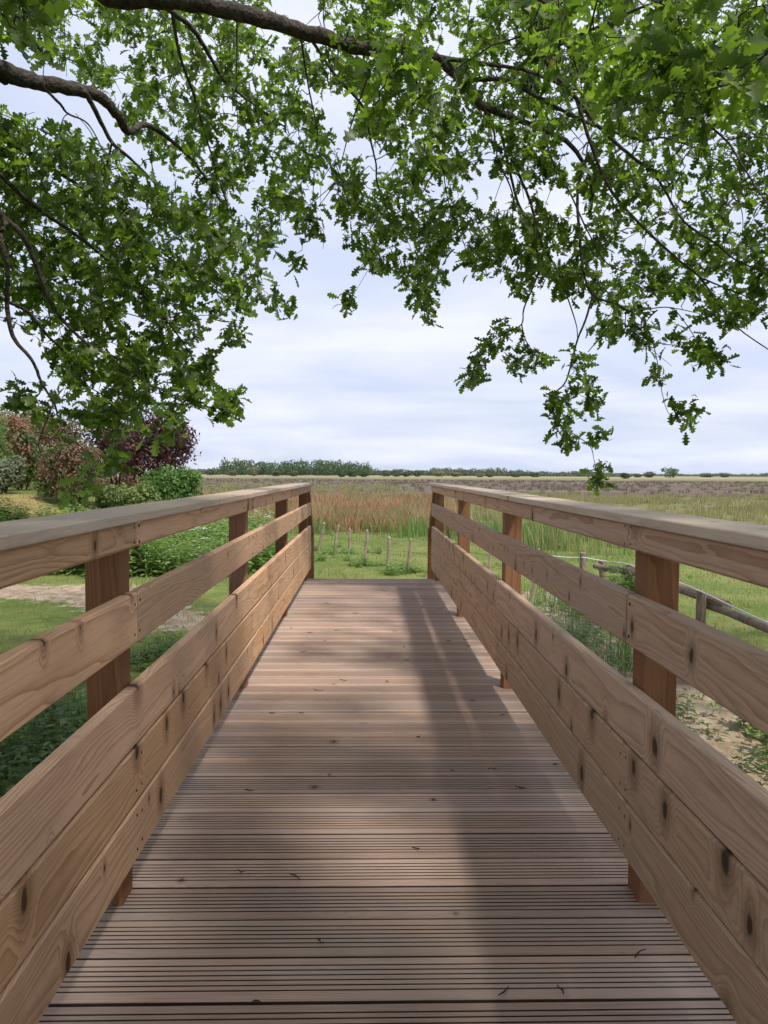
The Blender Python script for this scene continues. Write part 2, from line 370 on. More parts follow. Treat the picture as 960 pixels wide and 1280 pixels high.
for k in range(-18, 43):
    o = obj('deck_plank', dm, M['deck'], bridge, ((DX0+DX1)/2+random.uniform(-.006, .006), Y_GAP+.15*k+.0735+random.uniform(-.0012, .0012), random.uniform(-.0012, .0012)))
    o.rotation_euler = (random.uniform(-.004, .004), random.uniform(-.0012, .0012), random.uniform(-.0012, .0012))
DECK_END = Y_GAP+.15*43-.003
for x in (-.62, .045, .71):
    o = obj('beam', bar('beam', (DECK_END+1.1, .08, .18)), M['beam'], bridge, (x, (DECK_END-1.1)/2-.02, -.122)); o.rotation_euler = (0, 0, math.pi/2)
for yy in (.9, 6.6):
    for x in (-.62, .71):
        o = obj('support_pile', bar('support_pile', (1.5, .12, .12)), M['beam'], bridge, (x, yy, -.215-.75)); o.rotation_euler = (0, -math.pi/2, 0)
POST_Y = [-.02, 1.952, 3.93, 5.90, 7.90]
def along(o): o.rotation_euler = (0, 0, math.pi/2)
def railing(side, inner, pin, cap0, capw, mats, rl):
    R = empty('railing', (0, 0, 0), bridge); R['label'] = rl
    sg = -1 if side == 'L' else 1
    T = pin-inner  # board thickness (signed)
    def plank(name, y0, y1, z0, z1, mat, xin=inner, th=abs(T)):
        me = bar(name, (y1-y0-.003, th, z1-z0), .006)
        o = obj(name, me, mat, R, (xin+sg*th/2+random.uniform(-.0012, .0012), (y0+y1)/2, (z0+z1)/2+random.uniform(-.0012, .0012)))
        # wood nodes read local Y as the depth behind the visible face
        o.rotation_euler = (random.uniform(-.002, .002), 0, math.pi/2 + random.uniform(-.0004, .0004)); return o
    pm = bar('post', (.9785, .085, .085), .003)
    for y in POST_Y:
        o = obj('post', pm, M['post'], R, (pin+sg*.0435, y, .0005+.9785/2)); o.rotation_euler = (0, -math.pi/2, random.choice((0, math.pi)))
    E1 = DECK_END-.015
    ja = [-1.05, 1.952, 5.90, E1]; jb = [-1.05, 1.952, 3.93, E1]; jc = [-1.05, 3.93, E1]; jd = [-1.05, -.02, 3.93, E1]
    for a, b in zip(ja, ja[1:]):
        plank('top_rail', a, b, .9114, .9785, mats[0]); plank('middle_rail', a, b, .6630, .7955, mats[0])
    for (z0, z1), jj in (((.4078, .5565), jc), ((.2600, .4023), jd if side == 'L' else jc), ((.1098, .2542), jd)):
        for a, b in zip(jj, jj[1:]): plank('side_board', a, b, z0, z1, mats[1])
    for a, b, dz in ((-1.15, 3.74, 0.0), (3.74, E1+.03, .0015)):
        o = obj('handrail', bar('handrail', (b-a-.003, capw, .0245), .003), M['cap'], R, (cap0+sg*capw/2+(.004 if dz else 0), (a+b)/2, .9915+dz)); along(o)
    # screw heads, two pairs at every post on each plank
    V_, F_ = [], []; nv = 0
    for y in POST_Y[1:]:
        for z in (.926, .965, .690, .770, .44, .525, .29, .372, .14, .222):
            for dy in (-.022, .022):
                c0 = np.array([inner-sg*.0006, y+dy+random.uniform(-.003, .003), z+random.uniform(-.004, .004)])
                an = np.arange(8)*math.pi/4; r_ = .0042
                ring_ = np.stack([np.zeros(8), np.cos(an)*r_, np.sin(an)*r_], -1)+c0
                V_ += ring_.tolist()+(ring_+np.array([sg*.003, 0, 0])).tolist()
                f0 = [tuple(nv+k for k in (range(8) if sg < 0 else range(7, -1, -1)))]
                F_ += f0+[(nv+k, nv+(k+1) % 8, nv+8+(k+1) % 8, nv+8+k) for k in range(8)]; nv += 16
    me = bpy.data.meshes.new('screws'); me.from_pydata(V_, [], F_); me.update(); tag(obj('screws', me, M['screw'], R), kind='stuff')
    # stair rail and newel going down from the far end
    ys = DECK_END+.03; xs = pin+sg*.02
    a = np.array([xs, ys, .945]); b = np.array([xs, ys+.50, .44]); L = np.linalg.norm(b-a)
    o = obj('stair_rail', bar('stair_rail', (L, .07, .09), .003), M['post'], R, tuple((a+b)/2)); o.rotation_euler = (0, math.atan2(a[2]-b[2], b[1]-a[1]), math.pi/2)
    zb = float(H(xs, ys+.56)); o = obj('newel_post', bar('newel_post', (.50-zb+.1, .085, .085), .003), M['post'], R, (xs, ys+.52, (.50+zb-.1)/2)); o.rotation_euler = (0, -math.pi/2, 0)
    return R
railing('L', -.5838, -.6148, -.5533, .150, (M['rail'], M['rail']), 'warm brown plank railing with clear curved grain')
railing('R', .6705, .7035, .6436, .145, (M['rail_grey'], M['rail_grey']), 'greyer plank railing with many dark knots')
for k in range(4):
    zt = -.2*(k+1); o = obj('step', bar('step', (DX1-DX0-.1, .27, .04), .003), M['deck'], bridge, ((DX0+DX1)/2, DECK_END+.145+.22*k, zt-.02))
for x in (DX0+.03, DX1-.03):
    a = np.array([x, DECK_END+.03, -.14]); b = np.array([x, DECK_END+.95, -.98]); L = np.linalg.norm(b-a)
    o = obj('stringer', bar('stringer', (L, .05, .2)), M['beam'], bridge, tuple((a+b)/2)); o.rotation_euler = (0, math.atan2(a[2]-b[2], b[1]-a[1]), math.pi/2)

# fallen twigs and bud scales on the deck
for (px, py) in [(377, 892), (398, 864), (409, 755), (364, 786), (421, 789), (505, 810), (509, 826), (484, 853), (561, 802), (582, 801), (587, 808), (616, 963), (652, 987), (694, 957), (493, 790), (340, 893), (429, 851), (565, 965), (380, 816), (630, 895), (523, 922), (800, 1195), (630, 1243), (321, 1256), (370, 1098), (521, 1063), (400, 1180), (312, 990), (412, 970), (300, 1092), (700, 1240)]:
    v = AX_R*(px-480)+AX_U*(640-py)+AX_F*FPX; d = -CAMH/v[2]; c0 = CAM+v*d
    n = 4; a = random.uniform(-.7, .7) if random.random() < .7 else random.uniform(0, 3.1); L = random.uniform(.015, .055)
    pts = np.array([[L*(q/(n-1)-.5), random.uniform(-.007, .007), .004+random.uniform(0, .004)] for q in range(n)])
    pts = pts @ np.array([[math.cos(a), math.sin(a), 0], [-math.sin(a), math.cos(a), 0], [0, 0, 1]])
    tag(obj('fallen_twig', tube_mesh('fallen_twig', pts, [.0012, .0019, .0016, .0008], 5), M['twig'], loc=(c0[0], c0[1], .001)), 'short dark fallen twig lying on the grooved deck planks', 'twig', 'fallen twigs on the deck')

# ------------------------------------------------------------------ stake fence across the meadow
fence = tag(empty('stake_fence', (0, 18, G0)), 'row of leaning split wooden stakes strung with thin wire before the reeds', 'fence')
stakes = [((317, 670), (318, 636)), ((334, 668), (336, 638)), ((362, 682), (368, 648)), ((398, 689), (404.6, 653)), ((417, 692), (422.7, 656)), ((436, 698), (436.7, 660.6)), ((455, 706), (458.8, 661.7)), ((484, 715), (486.7, 671)), ((508, 716), (514, 673)), ((560, 727), (562, 682)), ((610, 739), (613, 690)), ((663, 757), (674, 686))]
tops = []
for (bx, by), (tx, ty) in stakes:
    d = 10.
    for _ in range(12):
        b = P(bx, by, d); d += (b[2]-float(H(b[0], b[1])))/(CAMH-b[2])*d*.9
    b = P(bx, by, d); tp = P(tx, ty, d-.05)
    pts = np.array([b+(tp-b)*s for s in (-.18, .0, .35, .7, .96, 1.0)])-np.array([0, 18, G0]); pts[2:5] += rng.normal(0, .007, (3, 3))
    r0 = .036 if tx > 440 else .033
    o = obj('stake', tube_mesh('stake', pts, np.array([1, 1, 1, .97, .9, .6])*r0*random.uniform(.9, 1.15), 7, .14), M['stake'], fence)
    tops.append((b+(tp-b)*.62, b+(tp-b)*.93))
for lv in range(2):
    pts = catmull([q[lv]-np.array([0, 18, G0])+np.array([0, -.04, -.0]) for q in tops], 5)
    obj('wire', tube_mesh('wire', pts, .004, 4), M['wire'], fence)

# ------------------------------------------------------------------ log fence on the right
lf = tag(empty('log_fence', (3.5, 8, G0)), 'rustic round log rail fence with short posts and a white tape', 'fence')
O = np.array([3.5, 8, G0])
def log(a, b, r, name='rail', mat='log', n=7, end=1.0):
    pts = np.array([np.asarray(a)+(np.asarray(b)-np.asarray(a))*s for s in np.linspace(0, 1, n)])-O
    pts[1:-1] += rng.normal(0, .010, (n-2, 3))
    return obj(name, tube_mesh(name, pts, np.linspace(r, r*end, n)*rng.uniform(.93, 1.07, n), 10, .05), M[mat], lf, smooth=False)
def gpost(px, py_top, d, r, lean=(0, 0)):
    tp = P(px, py_top, d); zb = float(H(tp[0], tp[1]))-.2
    log((tp[0]+lean[0], tp[1]+lean[1], zb), tp, r, 'post', 'log', 5, .95); return tp
log(P(786, 712, 9.9), P(909, 757.5, 7.75), .050, end=1.08)
log(P(876, 753, 8.25), P(1010, 806, 6.3), .046)
log(P(744, 707, 10.6), P(790, 715.5, 9.95), .045)
log(P(1000, 800, 6.45), (3.2, 4.2, -.23), .046)
gpost(877, 739, 8.05, .050); gpost(729, 691, 11.2, .050, (.03, 0)); gpost(752, 700, 10.7, .048, (.07, 0)); gpost(787, 706, 9.95, .05)
gpost(1015, 790, 6.35, .05); log((3.15, 4.25, -1.3), (3.15, 4.25, -.1), .05, 'post')
rp = [P(640, 690, 13.2), P(705, 696.5, 11.8), P(729, 697, 11.12), P(752, 701, 10.62), P(787, 706, 9.88), P(846, 727, 8.7), P(880, 741, 7.95), P(920, 760, 7.3), P(960, 778, 6.8), P(1015, 796, 6.28), np.array([3.1, 4.2, -.15])]
obj('tape', tube_mesh('tape', catmull([q-O for q in rp], 5), .0085, 5), M['rope'], lf)

# ------------------------------------------------------------------ blades, weeds, shrubs
def blades(name, mat, x, y, h, w, lean=.35, z=None, seg3=True, lv=None):
    n = len(x); z = H(x, y) if z is None else z
    a = rng.uniform(0, 2*np.pi, n); la = rng.uniform(0, 2*np.pi, n); le = np.abs(rng.normal(0, lean, n))*h
    wx, wy = np.cos(a)*w/2, np.sin(a)*w/2; lx, ly = np.cos(la)*le, np.sin(la)*le
    if lv is not None: lx, ly = lv; le = np.minimum(np.hypot(lx, ly), h*.9)
    b = np.stack([x, y, z-.01], -1); ww = np.stack([wx, wy, 0*wx], -1)
    tp = b+np.stack([lx, ly, h*np.sqrt(np.clip(1-(le/np.maximum(h, 1e-6))**2, .15, 1))], -1)
    i = np.arange(n)[:, None]
    if seg3:
        md = b+np.stack([lx*.3, ly*.3, h*.55], -1)
        v = np.stack([b-ww, b+ww, md-ww*.8, md+ww*.8, tp], 1).reshape(-1, 3)
        t_ = np.concatenate([i*5+np.array([[0, 1, 3]]), i*5+np.array([[0, 3, 2]]), i*5+np.array([[2, 3, 4]])])
    else:
        v = np.stack([b-ww, b+ww, tp], 1).reshape(-1, 3); t_ = i*3+np.array([[0, 1, 2]])
    return obj(name, mesh_np(name, v, tris=t_), mat)
def scatter(n, x0, x1, y0, y1, f=None):
    x = rng.uniform(x0, x1, n); y = rng.uniform(y0, y1, n)
    if f is not None:
        k = rng.uniform(0, 1, n) < f(x, y); x, y = x[k], y[k]
    return x, y
def in_bridge(x, y): return (x > -.85) & (x < .95) & (y > -1.3) & (y < 9.1)
def dirt_at(x, y):
    ix = np.clip(np.searchsorted(gx, x), 0, nx-1); iy = np.clip(np.searchsorted(gy, y), 0, ny-1); return dirt[iy, ix]
# lawn
x, y = scatter(170000, -15, 13, 3, 27, lambda x, y: (~in_bridge(x, y))*np.clip(1.15-1.15*dirt_at(x, y), 0, 1)*np.clip(.55+.5*wob(x, y, 1.6), .1, 1)*np.clip(1.25-y/40, .4, 1))
h = rng.uniform(.03, .085, len(x))*(1+.9*smooth01(.2, .6, wob(x, y, .9, 3.)))*(1+1.2*smooth01(.5, .8, wob(x, y, 3.1, 1.)))
tag(blades('grass', M['grass'], x, y, h, np.full(len(x), .009)*(1+y/14), .5, seg3=False), 'short green meadow grass around the footbridge', 'grass', kind='stuff')
# weedy tufts along the stake fence and lawn
fx = np.array([q[0][0] for q in tops]); fy = np.array([q[0][1] for q in tops])
def leafy(name, mat, x, y, h, nl=14, ls=.055, spread=.13, label=None, stems=True):
    """upright leafy herbs: a stem with pointed leaves in opposite pairs"""
    n = len(x); z = H(x, y); V_ = []; T_ = []
    k = np.arange(nl); lev = (k//2+1)/(nl//2+.5)
    az = rng.uniform(0, 6.28, n)[:, None]+(k//2)*1.57+(k % 2)*3.14+rng.normal(0, .4, (n, nl))
    lean = rng.normal(0, .16, (n, 2))
    hz = h[:, None]*lev[None, :]*.98+rng.normal(0, .01, (n, nl))
    bx = x[:, None]+lean[:, :1]*hz; by = y[:, None]+lean[:, 1:]*hz; bz = z[:, None]+hz
    ll = ls*(1.25-.6*lev)[None, :]*rng.uniform(.7, 1.3, (n, nl))*(h[:, None]/h.mean())**.5
    dx, dy = np.cos(az), np.sin(az); st = spread*.25
    b = np.stack([bx+dx*st*.3, by+dy*st*.3, bz], -1); dr = np.stack([dx, dy, rng.uniform(-.35, .35, (n, nl))], -1); sd = np.stack([-dy, dx, rng.uniform(-.3, .3, (n, nl))], -1)
    tip = b+dr*ll[..., None]*1.6; md = b+dr*ll[..., None]*.65+np.array([0, 0, .006])
    v = np.stack([b, md+sd*ll[..., None]*.36, tip, md-sd*ll[..., None]*.36], 2).reshape(-1, 3)
    i = np.arange(n*nl)[:, None]*4
    T_ = np.concatenate([i+np.array([[0, 1, 2]]), i+np.array([[0, 2, 3]])])
    nv = len(v)
    if stems:
        s0 = np.stack([x, y, z], -1); s1 = np.stack([x+lean[:, 0]*h, y+lean[:, 1]*h, z+h], -1); wv = np.array([.004, .002, 0])
        sv = np.stack([s0-wv, s0+wv, s1], 1).reshape(-1, 3); v = np.vstack([v, sv]); T_ = np.vstack([T_, nv+np.arange(n)[:, None]*3+np.array([[0, 1, 2]])])
    o = obj(name, mesh_np(name, v, tris=T_), mat)
    return tag(o, label, 'plants', kind='stuff')
wx_, wy_ = [], []
for a, b in zip(fx, fy):
    for _ in range(3):
        ca, cb_ = a+rng.normal(.1, .45), b+rng.normal(-.15, .25); wx_.append(ca+rng.normal(0, .13, 16)); wy_.append(cb_+rng.normal(0, .13, 16))
wx_, wy_ = np.concatenate(wx_), np.concatenate(wy_)
leafy('fence_weeds', M['weed'], wx_, wy_, rng.uniform(.06, .26, len(wx_)), 10, .05, label='low green weed tufts along the feet of the wooden stakes')
# nettles in the shaded ditch to the left
x, y = scatter(2600, -5.5, -.95, 1.2, 6.2, lambda x, y: np.clip(.8+.5*wob(x, y, 1.3), 0, 1)*(~in_bridge(x, y)))
leafy('nettles', M['nettle'], x, y, rng.uniform(.22, .5, len(x))*(1+.25*wob(x, y, .9)), 14, .05, label='dark green nettles filling the shaded ditch beside the warm brown railing')
x, y = scatter(700, -3.4, -1.6, 6.4, 8.8, lambda x, y: np.clip(.3+.9*wob(x, y, 1.7, 1.), 0, 1))
leafy('low_weeds', M['nettle'], x, y, rng.uniform(.12, .3, len(x)), 10, .05, label='low dark weeds in the lawn beside the ditch')
x, y = scatter(6500, -7.2, -1.9, 14.6, 22., lambda x, y: smooth01(1.05, .75, np.hypot((x+4.4)/2.6, (y-18)/3.6)+.25*wob(x, y, 1.1)))
leafy('weed_bank', M['weed'], x, y, rng.uniform(.55, 1.15, len(x))*(.85+.35*wob(x, y, .8, 4.)), 18, .085, label='tall pale green weeds growing beyond the dirt path')
x, y = scatter(1900, -9.2, -5.6, 15.5, 18.2, lambda x, y: np.clip(.75+.5*wob(x, y, 1.0), 0, 1))
leafy('dark_weeds', M['nettle'], x, y, rng.uniform(.35, .75, len(x)), 16, .08, label='dark green brambles at the foot of the shrub bank')
x, y = scatter(60, -6.5, -2.3, 15., 20.)
fl = []; ft = []
for a, b in zip(x, y):
    zc = float(H(a, b))+random.uniform(.7, 1.15)
    for _ in range(7):
        c0 = np.array([a+random.gauss(0, .05), b+random.gauss(0, .05), zc+random.gauss(0, .015)]); s = .028; k = len(fl)
        fl += [c0+np.array(q)*s for q in ((-1, -1, 0), (1, -1, .3), (1, 1, 0), (-1, 1, .3))]; ft += [(k, k+1, k+2), (k, k+2, k+3)]
tag(obj('white_flowers', mesh_np('white_flowers', fl, tris=ft), M['flower_white']), 'white flower heads among the tall pale weeds', 'flowers', kind='stuff')
# right side plants
x, y = scatter(1500, 2.0, 4.6, 3.6, 6.4, lambda x, y: np.clip(.85-1.0*dirt_at(x, y)+.5*wob(x, y, 1.2), 0, 1))
leafy('nettle_patch', M['weed'], x, y, rng.uniform(.16, .42, len(x)), 12, .055, label='bright green nettles at the edge of the sandy path')
x, y = scatter(900, 1.7, 3.4, 7.6, 12.2, lambda x, y: np.clip(.35+.8*wob(x, y, 1.5, 2.), 0, 1))
leafy('grey_weeds', M['greyweed'], x, y, rng.uniform(.15, .42, len(x)), 12, .045, label='grey green weeds along the sandy path behind the knotty railing')
x, y = scatter(1700, 1.6, 3.3, 7.6, 12.5, lambda x, y: np.clip(.4+.9*wob(x, y, 1.8, 5.), 0, 1))
tag(blades('path_grass', M['reed_green'], x, y, rng.uniform(.15, .6, len(x)), np.full(len(x), .012), .45), 'thin green grass stems along the sandy path', 'grass', kind='stuff')
x, y = scatter(500, 1.9, 4.4, 5., 7.5, lambda x, y: np.clip(.25+.8*wob(x, y, 2., 1.), 0, 1))
leafy('path_weeds', M['nettle'], x, y, rng.uniform(.08, .22, len(x)), 10, .045, label='small green weeds scattered on bare sandy soil')
x, y = scatter(260, 3.25, 3.7, 9.6, 10.3)
leafy('fence_herbs', M['weed'], x, y, rng.uniform(.5, 1.0, len(x)), 16, .05, label='leafy herbs growing up through the log fence')

# reeds behind the fence
def reed(x, y): return smooth01(24.5, 28, y+1.6*wob(x, y, .5)+.25*x)*smooth01(.135, .10, x/y+.02*wob(x, y, .2))
cx_, cy_ = scatter(30000, -26, 9, 23.5, 66, lambda x, y: reed(x, y)*np.clip(1.35-y/55, .2, 1)*np.clip(.42+.8*wob(x, y, .55, 1.), .05, 1)*(np.abs(x) < .25+y*.56))
nt_ = len(cx_); per = 24; th_ = rng.uniform(.38, .98, nt_)*(1+.35*wob(cx_, cy_, .3, 2.))*np.clip(1.25-cy_/110, .7, 1.1); ta_ = rng.uniform(0, 6.28, nt_); tl_ = rng.uniform(0, .30, nt_)
rr_ = np.abs(rng.normal(0, .13, (nt_, per))); aa_ = rng.uniform(0, 6.28, (nt_, per))
hh_ = th_[:, None]*rng.uniform(.55, 1.1, (nt_, per))
lx_ = np.cos(aa_)*rr_*1.6+np.cos(ta_)[:, None]*tl_[:, None]+rng.normal(0, .10, (nt_, per)); ly_ = np.sin(aa_)*rr_*1.6+np.sin(ta_)[:, None]*tl_[:, None]+rng.normal(0, .10, (nt_, per))
bx_ = cx_[:, None]+np.cos(aa_)*rr_; by_ = cy_[:, None]+np.sin(aa_)*rr_
gsh = (.5*wob(cx_, cy_, .45, 5.)+.4*wob(cx_, cy_, 1.3, 1.)+.2+.15*smooth01(28, 36, cy_)+rng.normal(0, .12, nt_)); gb = np.where(gsh[:, None] > -.36, rng.uniform(0, 1, (nt_, per)) < .88, rng.uniform(0, 1, (nt_, per)) < .2)
for nm_, k, mt_, lb_ in (('dry_reeds', gb, 'reed_brown', 'rusty brown dry reed clumps standing beyond the stake fence'), ('green_reeds', ~gb, 'reed_green', 'green reeds standing among the dry brown clumps')):
    x, y = bx_[k], by_[k]; tag(blades(nm_, M[mt_], x, y, hh_[k]*(1 if mt_ == 'reed_brown' else .85), .010+.0005*y, .3, lv=(lx_[k]*hh_[k]*1.3, ly_[k]*hh_[k]*1.3)), lb_, 'reeds', kind='stuff')
x, y = scatter(21000, -6, 12, 21.5, 29, lambda x, y: np.maximum.reduce([np.exp(-((x-1.7)/.9)**2-((y-25.2)/1.3)**2), np.exp(-((x-4.4)/1.5)**2-((y-24)/1.6)**2), .7*np.exp(-((x+1.6)/.7)**2-((y-26)/.8)**2), .35*np.exp(-((x-.2)/.5)**2-((y-26)/.6)**2)])*np.clip(.6+.7*wob(x, y, 2.2), .05, 1))
tag(blades('flag_leaves', M['reed_green'], x, y, rng.uniform(.35, .85, len(x)), np.full(len(x), .026), .30), 'broad green flag leaves along the near edge of the reeds', 'reeds', kind='stuff')
x, y = scatter(2600, 4.5, 9.5, 19, 27, lambda x, y: np.clip(.2+.9*wob(x, y, .9, 3.), 0, 1))
x = np.repeat(x, 5)+rng.normal(0, .12, len(x)*5); y = np.repeat(y, 5)+rng.normal(0, .12, len(y)*5); kk = rng.uniform(size=len(x)) < .5
tag(blades('tall_sedge', M['sedge'], x[kk], y[kk], rng.uniform(.4, .95, kk.sum()), np.full(kk.sum(), .02), .3), 'tall straw coloured sedge beyond the log fence', 'sedge', kind='stuff')
tag(blades('tall_grass', M['reed_green'], x[~kk], y[~kk], rng.uniform(.3, .8, (~kk).sum()), np.full((~kk).sum(), .02), .3), 'tall green grass beyond the log fence', 'grass', kind='stuff')
x, y = scatter(90, 5, 9, 21, 26); fl = []; ft = []
for a, b in zip(x, y):
    c0 = np.array([a, b, float(H(a, b))+random.uniform(.5, .9)]); s = .03; k_ = len(fl)
    fl += [c0+np.array(q)*s for q in ((-1, 0, 0), (0, -.6, -1), (1, 0, 0), (0, .6, 1))]; ft += [(k_, k_+1, k_+2), (k_, k_+2, k_+3)]
tag(obj('yellow_flowers', mesh_np('yellow_flowers', fl, tris=ft), M['flower_yellow']), 'small yellow iris flowers in the tall grass', 'flowers', kind='stuff')
# tussocks out on the marsh
def tussocks(name, mat, n, x0, x1, y0, y1, hh, per, wb_, label, f=None):
    x, y = scatter(n, x0, x1, y0, y1, f); n = len(x); s = rng.uniform(.5, 1.3, n)
    x = np.repeat(x, per)+rng.normal(0, 1, n*per)*np.repeat(s, per)*hh*.45; y = np.repeat(y, per)+rng.normal(0, 1, n*per)*np.repeat(s, per)*hh*.45
    tag(blades(name, mat, x, y, rng.uniform(.5, 1.1, n*per)*np.repeat(s, per)*hh, wb_*(1+y/120), .3, seg3=False), label, 'rushes', kind='stuff')
tussocks('pale_sedge', M['sedge'], 2900, 3, 52, 28, 75, .5, 34, .03, 'pale tufted sedge scattered over the wet marsh', lambda x, y: np.clip(.45+.8*wob(x, y, .15, 1.), 0, 1)*smooth01(.10, .15, x/y)*smooth01(1.2, .7, x/y))
tussocks('dead_rushes', M['rush_dark'], 5200, -140, 160, 62, 240, .5, 14, .05, 'dark brown dead rushes across the middle of the marsh', lambda x, y: (np.abs(x) < .3+y*.6)*np.clip(.7+.6*wob(x, y, .05), 0, 1))
tussocks('marsh_tufts', M['sedge'], 1500, -80, 5, 45, 130, .6, 16, .04, 'olive and straw coloured tufts on the open marsh', lambda x, y: (np.abs(x) < y*.6))

# shrubs on the bank
def blob_leaves(n, lobes, size, flat=.35, shell=.55):
    """leaf rhombs through a volume of lobes [(cx,cy,cz,rx,ry,rz)]"""
    lob = np.array(lobes); vol = lob[:, 3]*lob[:, 4]*lob[:, 5]; pick = rng.choice(len(lob), n, p=vol**.75/(vol**.75).sum())
    d = rng.normal(0, 1, (n, 3)); d /= np.linalg.norm(d, axis=1)[:, None]
    r = shell+(1.05-shell)*rng.uniform(0, 1, n)**.6+np.where(rng.uniform(0, 1, n) < .12, rng.exponential(.12, n), 0); r *= 1+.16*wob(d[:, 0]*4+pick, d[:, 2]*4+d[:, 1]*3, 1.3)
    p = lob[pick, :3]+d*lob[pick, 3:]*r[:, None]
    nrm = d+rng.normal(0, .7, (n, 3)); nrm /= np.linalg.norm(nrm, axis=1)[:, None]
    a = np.cross(nrm, rng.normal(0, 1, (n, 3))); a /= np.linalg.norm(a, axis=1)[:, None]+1e-9; b = np.cross(nrm, a)
    s = size*rng.uniform(.6, 1.4, n)[:, None]
    v = np.stack([p-a*s, p+b*s*.5+nrm*s*.12, p+a*s, p-b*s*.5+nrm*s*.12], 1).reshape(-1, 3)
    i = np.arange(n)[:, None]*4
    return v, np.concatenate([i+np.array([[0, 1, 2]]), i+np.array([[0, 2, 3]])])
GR = ((.07, .115, .035), (.14, .19, .065))
M['red'] = leaf_mat('pink_red_foliage', (.24, .10, .075), (.34, .165, .125), (1.4, 1.2, .9), .3, .6, patch=GR, pscale=1.1, c3=(.14, .15, .06))
M['dred'] = leaf_mat('dark_red_foliage', (.12, .055, .042), (.21, .095, .07), (1.4, 1.2, .9), .3, .6, patch=GR, pscale=1.2, c3=(.09, .12, .04))
M['purple'] = leaf_mat('purple_foliage', (.040, .024, .026), (.10, .042, .045), (1.5, 1.0, 1.0), .25, .35, c3=(.19, .055, .05))
M['brownred'] = leaf_mat('brown_red_foliage', (.16, .08, .055), (.25, .125, .09), (1.4, 1.2, .9), .3, .6, patch=GR, pscale=1.6, c3=(.10, .15, .05))
M['shrub'] = leaf_mat('green_shrub_foliage', (.06, .13, .03), (.14, .24, .06), (1.6, 1.7, 1.0), .35, .5)
M['sagegreen'] = leaf_mat('sage_foliage', (.13, .16, .10), (.20, .23, .14), (1.3, 1.3, 1.0), .3, .6)
M['lightshrub'] = leaf_mat('light_green_foliage', (.12, .18, .05), (.22, .27, .10), (1.4, 1.5, 1.0), .3, .6)
def shrub(px, d, w, h, mat, label, n=4500, size=.05, base_px=None, dp=None, nl=9):
    w *= 1.12; h *= 1.08; size *= 1.1; p0 = P(px, 600, d); x0, y0 = p0[0], p0[1]; z0 = float(H(x0, y0)); dp = dp or w*.8
    s = empty('shrub', (x0, y0, z0)); tag(s, label, 'shrub')
    lobes = [(0, 0, h*.52, w*.40, dp*.40, h*.40)]
    for _ in range(nl):
        a = random.uniform(0, 6.28); q = random.uniform(.25, .42)
        lobes.append((math.cos(a)*w*q*.85, math.sin(a)*dp*q*.85, h*random.uniform(.28, .80), w*random.uniform(.13, .22), dp*random.uniform(.13, .22), h*random.uniform(.14, .24)))
    v, t_ = blob_leaves(n, lobes, size); v[:, 2] = np.maximum(v[:, 2], .02)
    obj('foliage', mesh_np('foliage', v, tris=t_), M[mat], s)
    for _ in range(5):
        a = random.uniform(0, 6.28); e = np.array([math.cos(a)*w*.3, math.sin(a)*dp*.3, h*.75])
        obj('stem', tube_mesh('stem', catmull([(e[0]*.15, e[1]*.15, -.08), e*np.array([.5, .5, .5]), e], 3), np.linspace(.03, .01, 7), 5), M['bark'], s)
    return s
shrub(95, 20., 1.85, 1.75, 'brownred', 'round brown red shrub standing alone on the dry bank', 5200, .045)
shrub(192, 26., 2.9, 2.75, 'purple', 'dark purple leaved shrub behind the small bright green shrub', 6500, .065)
shrub(146, 27.5, 2.2, 2.3, 'purple', 'blackish purple shrub between the round brown one and the larger purple one', 4000, .06)
shrub(216, 22., 1.75, 1.62, 'shrub', 'small bright green shrub at the marsh end of the bank', 5000, .05)
shrub(183, 20.6, .9, 1.2, 'lightshrub', 'spiky pale green plant beside the small bright green shrub', 2200, .05)
shrub(4, 24., 2.2, 2.5, 'red', 'feathery pink red shrub beside the dark red ones', 5200, .05)
shrub(62, 28., 2.3, 2.55, 'dred', 'dark red shrub behind the round brown red shrub', 5000, .055)
shrub(30, 29.5, 2.2, 2.9, 'red', 'tall pinkish shrub under the pale green tree', 4500, .055)
shrub(2, 20.5, 1.2, .95, 'sagegreen', 'low sage green shrub on the dry bank', 3600, .04)
shrub(28, 24.5, 1.5, 1.2, 'shrub', 'dark green shrub between the sage and brown red shrubs', 3200, .05)
shrub(150, 21., 1.5, .75, 'lightshrub', 'low pale green groundcover mound at the foot of the purple shrubs', 3200, .045)
shrub(-45, 22., 2.6, 2.2, 'shrub', 'broad green shrub at the far side of the pink one', 3500, .055)
# sage-coloured tree behind
def tree(name, px, d, w, h, mat, label, n, size, group=None, base_z=None, nl=10, low=.12, trunk=True):
    p0 = P(px, 595, d); x0, y0 = p0[0], p0[1]; z0 = float(H(x0, y0)) if base_z is None else base_z
    s = empty(name, (x0, y0, z0)); tag(s, label, 'tree', group)
    lobes = [(0, 0, h*(.5+low/2), w*.36, w*.36, h*(.42-low/2))]
    for _ in range(nl):
        a = random.uniform(0, 6.28); q = random.uniform(.2, .38)
        lobes.append((math.cos(a)*w*q, math.sin(a)*w*q, h*random.uniform(.35+low, .8), w*random.uniform(.12, .24), w*random.uniform(.12, .24), h*random.uniform(.12, .22)))
    v, t_ = blob_leaves(n, lobes, size, shell=.45); v[:, 2] = np.maximum(v[:, 2], h*.02)
    obj('crown', mesh_np('crown', v, tris=t_), M[mat], s)
    obj('trunk', tube_mesh('trunk', [(0, 0, -.2), (.02*h, 0, h*.3), (0, .02*h, h*.7)], [h*.03, h*.024, h*.012], 6), M['bark'], s)
    return s
tree('bushy_tree', 22, 38., 4.2, 5.6, 'lightshrub', 'pale green bushy tree behind the pink shrubs', 9000, .075, low=.0)

